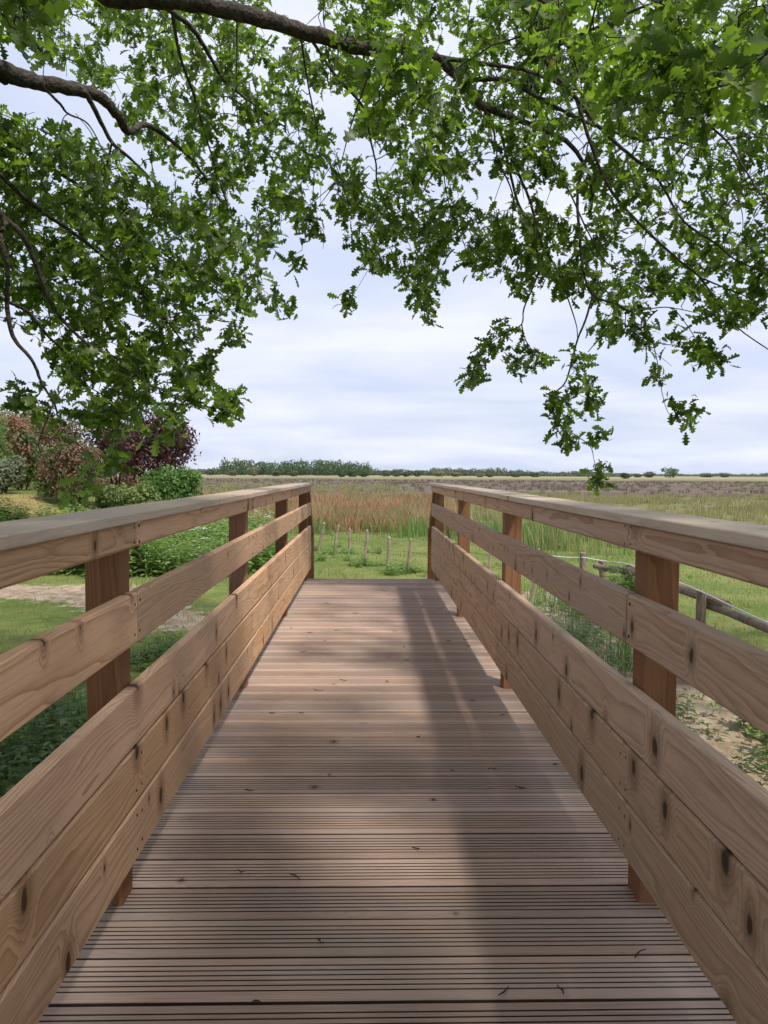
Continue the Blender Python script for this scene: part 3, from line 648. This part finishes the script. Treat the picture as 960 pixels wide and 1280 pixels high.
# ------------------------------------------------------------------ far wood and trees on the horizon
M['far_dark'] = leaf_mat('far_wood_foliage', (.038, .072, .022), (.075, .125, .038), (1.4, 1.5, 1.0), .25, .7)
M['far_mid'] = leaf_mat('far_tree_foliage', (.07, .095, .045), (.115, .145, .07), (1.3, 1.4, 1.0), .25, .7)
M['far_lime'] = leaf_mat('far_bright_foliage', (.07, .12, .035), (.12, .18, .05), (1.4, 1.5, 1.0), .25, .7)
M['far_olive'] = leaf_mat('far_olive_foliage', (.15, .16, .08), (.21, .21, .11), (1.2, 1.2, 1.0), .25, .7)
def wood(name, mat, d, pts, lab, cell, n_per, depth=60, size=.9):
    """a far wood: crowns side by side; pts = [(px, top py)]"""
    lobes = []
    xs = np.array([p_[0] for p_ in pts]); ys = np.array([p_[1] for p_ in pts])
    wm = cell
    x0 = P(xs[0], 595, d)[0]; x1 = P(xs[-1], 595, d)[0]
    x = x0
    while x < x1:
        for row in range(3):
            yy = d+row*depth/3+random.uniform(0, depth/4); xx = x*(yy/d)+random.uniform(-.4, .4)*wm
            px = float(proj(np.array([xx, yy, 0.]))[0]); top = float(np.interp(px, xs, ys))+random.uniform(-.6, 1.6)+(2-row)*1.3
            hz = P(px, top, yy)[2]-G0
            if hz < .8: continue
            r_ = wm*random.uniform(.5, .9)
            lobes.append((xx, yy, G0+hz*.55, r_, r_, hz*.48))
            lobes.append((xx+random.uniform(-.5, .5)*wm, yy-1, G0+hz*.3, r_*.9, r_*.9, hz*.32))
        x += wm
    v, t_ = blob_leaves(len(lobes)*n_per, lobes, size, shell=.7)
    v[:, 2] = np.maximum(v[:, 2], G0+.05)
    return tag(obj(name, mesh_np(name, v, tris=t_), M[mat]), lab, 'wood', kind='stuff')
wood('distant_wood', 'far_dark', 620, [(272, 584), (280, 575), (300, 573), (330, 576), (350, 577), (380, 575), (405, 574), (435, 577), (455, 578), (464, 584)], 'dark green wood rising highest on the horizon', 6.5, 130, 90, .85)
wood('low_wood', 'far_mid', 820, [(225, 588), (250, 585), (275, 587), (300, 588), (460, 584), (475, 588), (500, 586), (520, 588), (545, 584), (580, 586), (620, 585), (640, 587), (670, 589), (700, 590), (725, 588), (760, 591), (780, 592)], 'long low grey green tree line along the horizon', 6.5, 90, 60, .9)
wood('far_trees', 'far_mid', 1900, [(690, 592), (760, 590), (800, 592), (850, 593), (900, 591), (930, 592), (965, 592), (1040, 592)], 'very distant bluish tree line on the horizon', 14., 60, 100, 2.2)
ht = [(317, 500, 13, 12, 'far_olive', 'pale olive round tree before the dark wood'), (262, 560, 16, 9, 'far_mid', 'low spreading tree at the open end of the dark wood'), (291, 470, 14, 8, 'far_mid', None), (345, 470, 15, 8, 'far_mid', None), (367, 480, 13, 8, 'far_mid', None),
      (427, 430, 10, 7.5, 'far_dark', None), (440, 420, 13, 9.5, 'far_dark', None), (455, 440, 13, 7.5, 'far_dark', None), (483, 520, 15, 9, 'far_mid', None), (495, 520, 14, 9.5, 'far_mid', None), (508, 520, 14, 7.5, 'far_mid', None), (521, 540, 12, 8.5, 'far_mid', None), (549, 560, 18, 7.5, 'far_olive', None), (569, 560, 14, 6.5, 'far_olive', None), (600, 520, 10, 5.5, 'far_olive', None), (613, 540, 11, 5, 'far_mid', None),
      (645, 560, 14, 6.5, 'far_mid', None), (668, 600, 13, 6, 'far_mid', None), (782, 420, 13, 8, 'far_dark', 'small dark bush standing alone on the pale marsh edge'), (812, 620, 17, 8.5, 'far_mid', 'grey green tree beside the taller bright one on the horizon'), (838, 560, 17, 14, 'far_lime', 'bright green tree standing tallest and alone on the flat horizon'), (797, 700, 10, 4.5, 'far_mid', None), (906, 900, 13, 5, 'far_mid', None), (885, 880, 14, 4.5, 'far_mid', None)]
KIND = {'far_dark': ('dark round bush at the foot of the dark wood', 'dark bushes at the wood'), 'far_olive': ('pale olive bush before the low tree line', 'pale olive bushes on the horizon'), 'far_mid': ('grey green rounded tree before the low tree line', 'grey green trees on the horizon')}
for px, d, wpx, hp, mt, lb in ht:
    tree('horizon_tree', px, d, wpx/FPX*d*1.15, max(hp/FPX*d, 2.), mt, lb or KIND[mt][0], 700, .0011*d, None if lb else KIND[mt][1], low=-.08, nl=6)

# ------------------------------------------------------------------ the oak over the bridge
TB = np.array([-4.5, .1, float(H(-4.5, .1))])
oak = tag(empty('oak_tree', tuple(TB)), 'oak tree whose lobed leafy branches hang over the footbridge', 'tree')
def wp(l, d0, d1=None):
    d1 = d0 if d1 is None else d1; n = len(l)
    return np.array([P(a, b, d0+(d1-d0)*i/max(1, n-1)) for i, (a, b) in enumerate(l)])
limbs = []   # (points, r0, r1)
crotch = np.array([-4.35, .45, 3.6])
obj('trunk', tube_mesh('trunk', catmull([TB+np.array([0, 0, -.3]), TB+np.array([.02, .02, .3]), TB+np.array([.03, .1, 1.6]), TB+np.array([.12, .25, 3.0]), crotch+np.array([.0, .0, .1]), crotch+np.array([-.4, -.2, 1.4]), crotch+np.array([-.5, -.5, 3.0])], 5)-TB, np.interp(np.arange(31), [0, 4, 10, 20, 30], [.42, .30, .25, .21, .07]), 14, .03), M['bark'], oak, smooth=True)
A = wp([(120, -14), (180, -3), (240, 3), (300, 16), (360, 33), (420, 51), (455, 61), (500, 58), (540, 70), (578, 100), (600, 130), (625, 141), (680, 163), (712, 180), (735, 215), (741, 245)], 5.6, 6.3)
limbs.append((np.vstack([crotch, [-3.4, 2.4, 4.6], A[:1]*1.0+np.array([[-.6, -.9, .12]]), A]), .085, .010))
limbs.append((np.vstack([crotch+np.array([-.05, 0, -.5]), [-3.9, 2.6, 3.55], wp([(-40, 72), (0, 88), (30, 98), (60, 105), (105, 113), (130, 125), (150, 148), (160, 165), (180, 156), (200, 165), (240, 200), (275, 250)], 4.9, 6.3)]), .075, .006))
U = np.vstack([crotch+np.array([-.1, 0, .4]), [-2.6, 1.6, 5.2], [-.8, 3.0, 5.5], P(560, -120, 4.4), P(647, -4, 4.7)])
limbs.append((U, .06, .017))
limbs.append((np.vstack([U[-1:], wp([(663, 25), (675, 62), (692, 92), (720, 122), (745, 155), (785, 192), (815, 215), (832, 240), (855, 277), (895, 305), (920, 325), (965, 345)], 4.8, 5.6)]), .017, .005))
limbs.append((np.vstack([crotch+np.array([-.3, -.1, .8]), [-2.5, .2, 5.6], [0, .4, 5.9], [2.2, 1.0, 5.4], [4.0, 2.6, 4.4], P(1010, 170, 4.4)]), .07, .012))
limbs.append((wp([(1010, 170), (1080, 190), (1180, 240), (1290, 300)], 4.4, 6.0), .012, .004)); limbs.append((wp([(965, 345), (1060, 350), (1150, 370)], 5.6, 6.2), .006, .003)); limbs.append((np.vstack([crotch+np.array([0, 0, -.3]), [-4.6, 2.4, 3.5], wp([(-420, 150), (-300, 210), (-160, 260)], 5.2, 6.2)]), .05, .008))
limbs.append((np.array([[-2.5, .2, 5.6], [-.5, -1.2, 5.6], [1.8, -2.0, 5.2], [3.6, -2.2, 4.6]]), .04, .008))
limbs.append((np.array([[0, .4, 5.9], [1.2, -.2, 5.2], [2.4, -.6, 4.4], [3.2, -.8, 3.6]]), .03, .006))
limbs.append((np.vstack([[-3.9, 2.6, 3.55], [[-3.6, 3.4, 3.3]], wp([(-40, 235), (0, 300), (10, 340), (8, 372), (16, 420), (40, 450), (52, 478), (68, 505), (72, 520)], 4.3, 4.9)]), .022, .005))
DD = [([(200, 0), (215, 15), (240, 35), (262, 70), (280, 100), (310, 125), (356, 159)], 5.7, 6.8, .024, .007),
 ([(215, 15), (225, 70), (240, 112), (248, 140), (268, 205), (285, 260), (297, 300)], 5.7, 6.5, .013, .003),
 ([(296, 15), (296, 60), (296, 120), (299, 200)], 5.8, 6.2, .007, .002),
 ([(375, 40), (385, 105), (397, 165), (396, 185), (420, 228)], 5.9, 6.8, .009, .002),
 ([(386, 45), (420, 95), (455, 135), (462, 170), (470, 205), (472, 230), (490, 280), (494, 305), (505, 340)], 5.9, 7.2, .013, .003),
 ([(405, 48), (412, 80), (414, 120)], 5.8, 6.2, .006, .002),
 ([(452, 60), (458, 85), (463, 105)], 5.9, 6.2, .010, .003),
 ([(105, 113), (120, 140), (140, 178), (165, 200), (205, 242), (240, 290)], 5.1, 5.8, .018, .004),
 ([(140, 178), (135, 200), (130, 218)], 5.2, 5.4, .008, .003),
 ([(50, 105), (75, 130), (85, 142), (110, 155), (130, 190)], 5., 5.3, .010, .003),
 ([(-20, 255), (25, 290), (45, 330), (60, 372), (80, 402), (110, 430), (150, 450), (178, 476), (215, 490)], 4.5, 5.2, .018, .003),
 ([(-10, 368), (5, 375), (35, 390), (60, 420), (80, 440), (100, 475), (140, 500)], 4.7, 5.2, .014, .003),
 ([(66, 506), (50, 548), (53, 570), (90, 634)], 4.9, 5.1, .005, .0015),
 ([(-20, 200), (40, 255), (90, 290), (140, 330), (190, 380), (230, 430), (262, 488)], 4.9, 5.9, .016, .003),
 ([(-20, 160), (40, 195), (110, 240), (180, 300), (250, 345), (300, 365)], 5.2, 6.4, .016, .003),
 ([(600, 130), (607, 140), (615, 150), (620, 185), (622, 200)], 6.0, 6.2, .016, .004),
 ([(672, -5), (697, 27), (707, 52), (715, 67), (722, 90)], 4.4, 4.6, .016, .005),
 ([(540, 70), (590, 78), (652, 87), (687, 100), (720, 112), (770, 118)], 6.0, 5.5, .018, .005),
 ([(578, 100), (630, 100), (665, 117), (720, 147), (748, 158), (802, 175), (830, 172), (870, 185)], 6.1, 5.3, .020, .005),
 ([(690, 60), (720, 46), (745, 35), (800, 10), (850, -5)], 4.6, 4.2, .014, .006),
 ([(765, 160), (802, 144), (840, 141), (875, 151), (907, 175), (927, 205), (947, 237), (965, 262)], 5.2, 4.6, .010, .004),
 ([(877, 151), (895, 128), (917, 102), (935, 75)], 4.8, 4.7, .005, .002), ([(907, 175), (932, 171), (965, 173)], 4.8, 4.6, .005, .003),
 ([(720, 122), (742, 190), (765, 240), (807, 287), (847, 324), (875, 347), (902, 385), (925, 412), (965, 440)], 5.3, 5.9, .013, .004),
 ([(875, 347), (907, 360), (940, 375), (965, 400)], 5.6, 5.7, .006, .003),
 ([(735, 190), (722, 240), (725, 302), (730, 342), (741, 369), (770, 380), (790, 389), (832, 384), (875, 392)], 6.0, 6.4, .014, .003),
 ([(741, 369), (732, 400), (721, 427), (708, 475), (693, 492), (690, 506), (700, 530), (735, 555), (742, 572), (746, 596)], 6.3, 6.3, .009, .002),
 ([(622, 200), (640, 240), (641, 275), (643, 310), (627, 332)], 6.2, 6.6, .007, .002),
 ([(625, 160), (647, 252), (665, 280), (669, 307), (675, 332), (667, 357), (655, 385), (652, 405), (635, 415), (612, 430), (592, 460), (585, 488)], 6.2, 6.6, .011, .0025),
 ([(652, 405), (657, 425), (670, 445), (680, 464)], 6.5, 6.5, .005, .002), ([(640, 200), (660, 245), (677, 302), (695, 335), (707, 365), (720, 405), (722, 425)], 6.2, 6.4, .012, .003),
 ([(680, 163), (690, 200), (712, 240), (735, 290), (760, 330), (800, 345)], 6.3, 6.0, .010, .003),
 ([(790, 389), (807, 405), (820, 444), (829, 497), (840, 520), (868, 521)], 6.4, 6.4, .005, .0015), ([(838, 385), (846, 390), (863, 413), (877, 437), (890, 450)], 6.3, 6.3, .005, .002),
 ([(735, 440), (770, 398), (790, 389)], 6.4, 6.4, .004, .002), ([(782, 390), (784, 415), (812, 435), (840, 458)], 6.4, 6.4, .004, .0015),
 ([(505, 58), (520, 100), (540, 150), (552, 200), (560, 250), (575, 290)], 6.0, 7.4, .012, .003), ([(575, 290), (590, 330), (610, 345)], 7.2, 7.2, .004, .0015), ([(490, 280), (470, 320), (440, 372)], 7.1, 7.1, .004, .0015), ([(505, 340), (525, 370), (538, 400)], 7.2, 7.2, .004, .0015),
 ([(297, 300), (318, 350), (345, 375), (360, 384)], 6.5, 6.5, .004, .0015), ([(268, 400), (295, 405), (300, 428)], 6.0, 6.0, .003, .0015), ([(380, 235), (376, 262), (382, 300)], 6.7, 6.7, .003, .0015), ([(175, 474), (230, 500), (290, 515)], 5.1, 5.3, .005, .0015)]
for l, d0, d1, r0, r1 in DD: limbs.append((wp(l, d0, d1), r0, r1))
nodes = []
for pts, r0, r1 in limbs:
    c_ = catmull(pts, 6); n = len(c_)
    wig = rng.normal(0, 1, (n, 3))*np.linspace(r0, r1, n)[:, None]*.08; wig[0] = 0; c_ = c_+wig
    obj('branch', tube_mesh('branch', c_-TB, np.linspace(r0, r1, n)*rng.uniform(.93, 1.07, n), 10 if r0 > .03 else 6, .05, cap=True), M['bark'], oak, smooth=True)
    nodes.append(c_[2:])
nodes = np.vstack(nodes)

# leaf clusters: polygons traced in the photo, spread through depth
def inpoly(x, y, poly):
    c_ = np.zeros(len(x), bool); n = len(poly); j = n-1
    for i in range(n):
        xi, yi = poly[i]; xj, yj = poly[j]
        k = ((yi > y) != (yj > y)) & (x < (xj-xi)*(y-yi)/(yj-yi+1e-9)+xi); c_ ^= k; j = i
    return c_
clusters = []
def region(poly, n, d0, d1, gap=.5, sc=.03, ph=0.):
    p = np.array(poly); x = rng.uniform(p[:, 0].min(), p[:, 0].max(), n*6); y = rng.uniform(p[:, 1].min(), p[:, 1].max(), n*6)
    k = inpoly(x, y, poly) & (wob(x, y, sc, ph)+rng.normal(0, .25, len(x)) > gap-1); x, y = x[k][:n], y[k][:n]
    for a, b in zip(x, y): clusters.append(P(a, b, random.uniform(d0, d1)))
region([(-40, 130), (60, 150), (150, 200), (230, 262), (300, 305), (330, 340), (318, 372), (300, 388), (262, 398), (245, 440), (262, 478), (288, 490), (282, 512), (240, 505), (205, 512), (160, 535), (110, 548), (80, 505), (62, 455), (30, 405), (-40, 390)], 900, 4.8, 7.4, .80, .045, 1.)
region([(60, -40), (240, -40), (400, 50), (408, 180), (385, 290), (365, 280), (340, 330), (300, 300), (230, 262), (190, 200), (130, 120), (75, 85), (30, 30)], 720, 6.0, 9.5, .82, .045, 2.)
region([(400, -40), (700, -40), (700, 170), (640, 150), (600, 195), (560, 215), (480, 205), (425, 140), (405, 50)], 560, 5.4, 8.8, .78, .045, 3.)
region([(418, 195), (470, 225), (560, 200), (602, 200), (572, 235), (590, 268), (628, 272), (625, 330), (590, 345), (560, 340), (542, 385), (518, 380), (485, 352), (450, 343), (428, 315), (418, 250)], 310, 6.4, 8.6, .75, .05, 4.)
region([(640, -40), (1010, -40), (1010, 120), (935, 135), (1010, 225), (1010, 330), (900, 325), (830, 300), (740, 290), (690, 190), (640, 160)], 680, 5.0, 8.4, .75, .045, 5.)
region([(635, 235), (740, 285), (830, 300), (1000, 330), (1000, 410), (935, 395), (880, 380), (830, 375), (780, 392), (778, 432), (745, 425), (720, 370), (655, 378), (622, 335)], 290, 5.9, 7.6, .85, .05, 6.)
region([(600, 195), (640, 160), (690, 190), (720, 240), (650, 235), (625, 220)], 45, 5.8, 7., .6, .05, 7.)
def spray(pts, d, n, sp=7):
    p = np.array(pts, float)
    for _ in range(int(n*1.25+.5)):
        i = random.randrange(len(p)-1); q = p[i]+(p[i+1]-p[i])*random.random()
        clusters.append(P(q[0]+random.gauss(0, sp), q[1]+random.gauss(0, sp), d+random.uniform(-.25, .25)))
spray([(640, 416), (615, 430), (595, 460), (585, 485)], 6.6, 17, 6); spray([(655, 425), (680, 462), (640, 455)], 6.5, 9, 6)
spray([(690, 500), (700, 532), (712, 560)], 6.3, 16, 7); spray([(712, 560), (740, 552), (764, 548)], 6.3, 3, 3); spray([(745, 590), (750, 600)], 6.3, 5, 5); spray([(722, 428), (735, 500), (748, 512)], 6.3, 12, 7)
spray([(843, 517), (882, 523)], 6.4, 6, 3); spray([(820, 470), (822, 478)], 6.4, 3, 3); spray([(835, 425), (880, 445), (893, 458)], 6.3, 16, 8); spray([(790, 410), (812, 430), (800, 400)], 6.4, 8, 8); spray([(880, 395), (900, 405), (930, 390)], 5.8, 8, 7)
spray([(432, 372), (440, 385)], 7.1, 5, 4); spray([(530, 385), (540, 404)], 7.2, 4, 4); spray([(335, 372), (365, 385)], 6.5, 6, 4); spray([(288, 415), (300, 430)], 6.0, 5, 4); spray([(270, 500), (294, 514)], 5.2, 9, 5)
spray([(378, 290), (388, 295), (397, 250)], 6.7, 8, 5); spray([(366, 327), (370, 332)], 6.6, 2, 2); spray([(250, 450), (258, 470)], 5.6, 6, 6); spray([(205, 535), (230, 525)], 5.0, 6, 5); spray([(120, 560), (165, 575), (180, 560)], 4.9, 5, 12); spray([(75, 555), (110, 610), (90, 640)], 4.8, 3, 12); spray([(20, 490), (60, 520)], 5.2, 10, 12); spray([(20, 20), (60, 60), (40, 75)], 4.6, 8, 10); spray([(0, 10), (25, 12)], 2.6, 6, 14)
region([(640, -40), (1010, -40), (1010, 130), (860, 170), (760, 150), (700, 110), (640, 60)], 130, 2.9, 4.8, .7, .03, 8.)
spray([(905, 60), (950, 90), (940, 20)], 2.8, 8, 18); spray([(520, 90), (480, 110), (545, 130)], 3.6, 14, 20); spray([(830, 90), (870, 40), (800, 120), (760, 130)], 3.2, 16, 25)
n_in = len(clusters)
region([(1020, -60), (1450, -60), (1450, 200), (1330, 330), (1180, 380), (1020, 400)], 330, 4.6, 7.6, .8, .04, 9.)
region([(-520, -60), (-45, -60), (-45, 420), (-250, 460), (-520, 380)], 420, 4.2, 7.4, .8, .04, 10.)
# the crown above and behind the camera
for _ in range(1500):
    p = np.array([random.uniform(-7, 6.5), random.uniform(-4.5, 4.5), random.uniform(3.0, 7.4)])
    e = ((p[0]+.2)/6.8)**2+((p[1])/5.0)**2+((p[2]-5.0)/2.6)**2
    if e > 1: continue
    a, b, z_ = proj(p)
    if z_ > .3 and b > -45 and -60 < a < 1020: continue
    if wob(p[0], p[1], .9, 2.)+random.gauss(0, .3) < -.25: continue
    if random.random() < .9 and any(3.9 < p[1]-p[2]*SUN.y/SUN.z < 8.4 and -1.3 < p[0]-(p[2]-zq)*SUN.x/SUN.z < 1.3 for zq in (0., .8)): continue  # unseen crown opened up here to let sun onto the far deck
    clusters.append(p)
for _ in range(420):   # unseen leaf clusters added to shade the ditch
    p = np.array([random.uniform(-3.8, .2), random.uniform(-.8, 3.0), random.uniform(3.0, 5.2)])
    a, b, z_ = proj(p)
    if z_ > .3 and b > -45 and -60 < a < 1020: continue
    clusters.append(p)
for _ in range(360):   # out-of-view boughs added toward the sun to darken the near deck
    zz_ = random.uniform(2.8, 5.6); p = np.array([random.uniform(-1.3, 1.2)+zz_*SUN.x/SUN.z, random.uniform(-1.2, 3.3)+zz_*SUN.y/SUN.z, zz_])
    a, b, z_ = proj(p)
    if z_ > .3 and b > -45 and -60 < a < 1020: continue
    clusters.append(p)
for _ in range(420):   # extra low crown on the right, unseen, added as shade for the near deck
    p = np.array([random.uniform(.2, 4.2), random.uniform(-3.6, .9), random.uniform(2.9, 5.6)])
    a, b, z_ = proj(p)
    if z_ > .3 and b > -45 and -60 < a < 1020: continue
    clusters.append(p)
clusters = np.array(clusters)
# twigs: every cluster grows from the nearest branch node
dist = np.array([np.min(((nodes-c_)**2).sum(1)) for c_ in clusters]); order = np.argsort(dist)
cap = np.zeros((len(nodes)+len(clusters)*4, 3)); cap[:len(nodes)] = nodes; nn = len(nodes)
tv, tq, base = [], [], 0; tdir = np.zeros_like(clusters)
for i in order:
    c_ = clusters[i]; dd_ = ((cap[:nn]-c_)**2).sum(1); dd_ = dd_+np.maximum(0, c_[2]-cap[:nn, 2])*.25
    q = cap[np.argmin(dd_)]; L = np.linalg.norm(c_-q)+1e-6
    if L > 2.2: continue
    mid = (q+c_)/2+np.array([0, 0, .10*L])+rng.normal(0, .05*L, 3)
    pts = catmull([q, mid, c_], 3); n = len(pts)
    pts[1:-1] += rng.normal(0, .012, (n-2, 3))
    r_ = np.linspace(.0030+.0055*min(L, 1.4), .0018, n)
    v, q4 = tube_np(pts, r_, 4); tv.append(v); tq.append(q4+base); base += len(v)
    tdir[i] = (pts[-1]-pts[-2])/(np.linalg.norm(pts[-1]-pts[-2])+1e-9)
    add = pts[2::2] if L > .15 else pts[-1:]
    k = min(len(add), 4); cap[nn:nn+k] = add[:k]; nn += k
for _ in range(330):   # bare hanging twiglets
    i = random.randrange(n_in); q = clusters[i]
    if not tdir[i].any(): continue
    L = random.uniform(.15, .6); dr = np.array([random.gauss(0, .5), random.gauss(0, .5), random.gauss(-.3, .6)]); dr /= np.linalg.norm(dr)
    e = q+dr*L
    if proj(e)[1] > 330 or proj(q)[1] > 330: continue
    pts = catmull([q, q+dr*L*.5+rng.normal(0, .06*L, 3), e+np.array([0, 0, -.05*L])], 4)
    v, q4 = tube_np(pts, np.linspace(.0048, .0018, len(pts)), 4); tv.append(v); tq.append(q4+base); base += len(v)
tag(obj('twigs', mesh_np('twigs', np.vstack(tv)-TB, quads=np.vstack(tq)), M['bark'], oak), kind='stuff')
# lobed leaf
half = [(0, .045), (.10, .10), (.17, .05), (.28, .22), (.36, .085), (.50, .31), (.60, .115), (.74, .31), (.84, .135), (.95, .16)]
def leaf_geom(curl, fold):
    n = len(half); v = []
    mid = [(s, 0.) for s in (0, .14, .32, .56, .80, 1.0)]
    def lift(a, b): return curl*(a-.4)**2*-1+fold*abs(b)
    for a, b in mid: v.append((a, 0, lift(a, 0)))
    for s in (1, -1):
        for k, (a, b) in enumerate(half): v.append((a, s*b, lift(a, b)+.015*math.sin(k*2.1+s)))
    near = [0, 1, 1, 2, 2, 3, 3, 4, 4, 5]; t_ = []
    for s, o_ in ((1, 6), (-1, 6+n)):
        for k in range(n-1):
            a, b = o_+k, o_+k+1; m0, m1 = near[k], near[k+1]
            tri = [(m0, a, b)]+([(m0, b, m1)] if m1 != m0 else [])
            t_ += tri if s < 0 else [x[::-1] for x in tri]
    return np.array(v), np.array(t_)
LG = [leaf_geom(.35, .35), leaf_geom(.6, .15), leaf_geom(.15, .55), leaf_geom(-.3, .4)]
LM = []
for gv, gt in LG:
    me = mesh_np('leaf', gv, tris=gt); me.materials.append(M['oak']); LM.append(me)
leaves = []   # (pos, x axis, y axis, z axis, size)
for i, c_ in enumerate(clusters):
    if not tdir[i].any(): continue
    nl = random.randint(5, 9) if i < n_in else random.randint(8, 13)
    tw = tdir[i]*.7+np.array([0, 0, -.25]); tw /= np.linalg.norm(tw)+1e-9
    for k in range(nl):
        ax = tw*random.uniform(.1, 1.0)+rng.normal(0, .62, 3); ax /= np.linalg.norm(ax)
        up = np.array([0, -.25, 1.])+rng.normal(0, .9, 3)
        ay = np.cross(up, ax); ay /= np.linalg.norm(ay)+1e-9; az = np.cross(ax, ay)
        s = random.uniform(.056, .124)*(1.0 if i < n_in else 1.5)
        leaves.append((c_-tw*random.uniform(-.02, .16)+rng.normal(0, .022, 3)*(1 if i < n_in else 3), ax, ay, az, s))
lp = np.array([l[0] for l in leaves]); px, py, zz = proj(lp)
show = np.array([l[4] for l in leaves])*FPX/np.maximum(zz, .3); show[(zz < .5) | (px < 0) | (px > 960) | (py < 0) | (py > 700)] = 0
big = set(np.argsort(-show)[:299].tolist())
bv = [[] for _ in LG]
allv, allt, nb = [], [], 0
for i, (p, ax, ay, az, s) in enumerate(leaves):
    k = i % 4
    if i in big:
        o = obj('leaf', LM[k], None, oak)
        mt = Matrix([[ax[0]*s, ay[0]*s, az[0]*s, p[0]-TB[0]], [ax[1]*s, ay[1]*s, az[1]*s, p[1]-TB[1]], [ax[2]*s, ay[2]*s, az[2]*s, p[2]-TB[2]], [0, 0, 0, 1]])
        o.matrix_basis = mt
    else:
        gv, gt = LG[k]; v = p+(gv[:, :1]*ax+gv[:, 1:2]*ay+gv[:, 2:3]*az)*s
        allv.append(v); allt.append(gt+nb); nb += len(v)
tag(obj('foliage', mesh_np('foliage', np.vstack(allv)-TB, tris=np.vstack(allt)), M['oak'], oak), kind='stuff')
# one withered leaf
gv, gt = LG[1]; me = mesh_np('withered_leaf', gv*.13, tris=gt); o = obj('withered_leaf', me, M['oak_dry'], oak); o.location = P(686, 48, 4.3)-TB; o.rotation_euler = (1.1, 1.2, .3); o['label'] = 'withered orange brown leaf among the green'
print('LEAVES', len(leaves), 'clusters', n_in, len(clusters), 'tris', sum(len(x.data.polygons) for x in COL.objects if x.type == 'MESH'))

# ------------------------------------------------------------------ summer haze over the marsh
t = NT('summer_haze')
vol = t.n('ShaderNodeVolumePrincipled', {'Color': (.86, .91, 1.0, 1), 'Density': HAZE, 'Anisotropy': .35})
t.t.links.new(vol.outputs[0], t.out.inputs['Volume'])
hv = [(a, b, c_) for a in (-7500, 7500) for b in (-700, 11000) for c_ in (-3.5, 30)]
me = bpy.data.meshes.new('haze'); me.from_pydata(hv, [], [(0, 1, 3, 2), (4, 6, 7, 5), (0, 4, 5, 1), (2, 3, 7, 6), (0, 2, 6, 4), (1, 5, 7, 3)]); me.update()
tag(obj('haze', me, t.m), 'pale summer haze over the marsh', 'haze', kind='stuff')
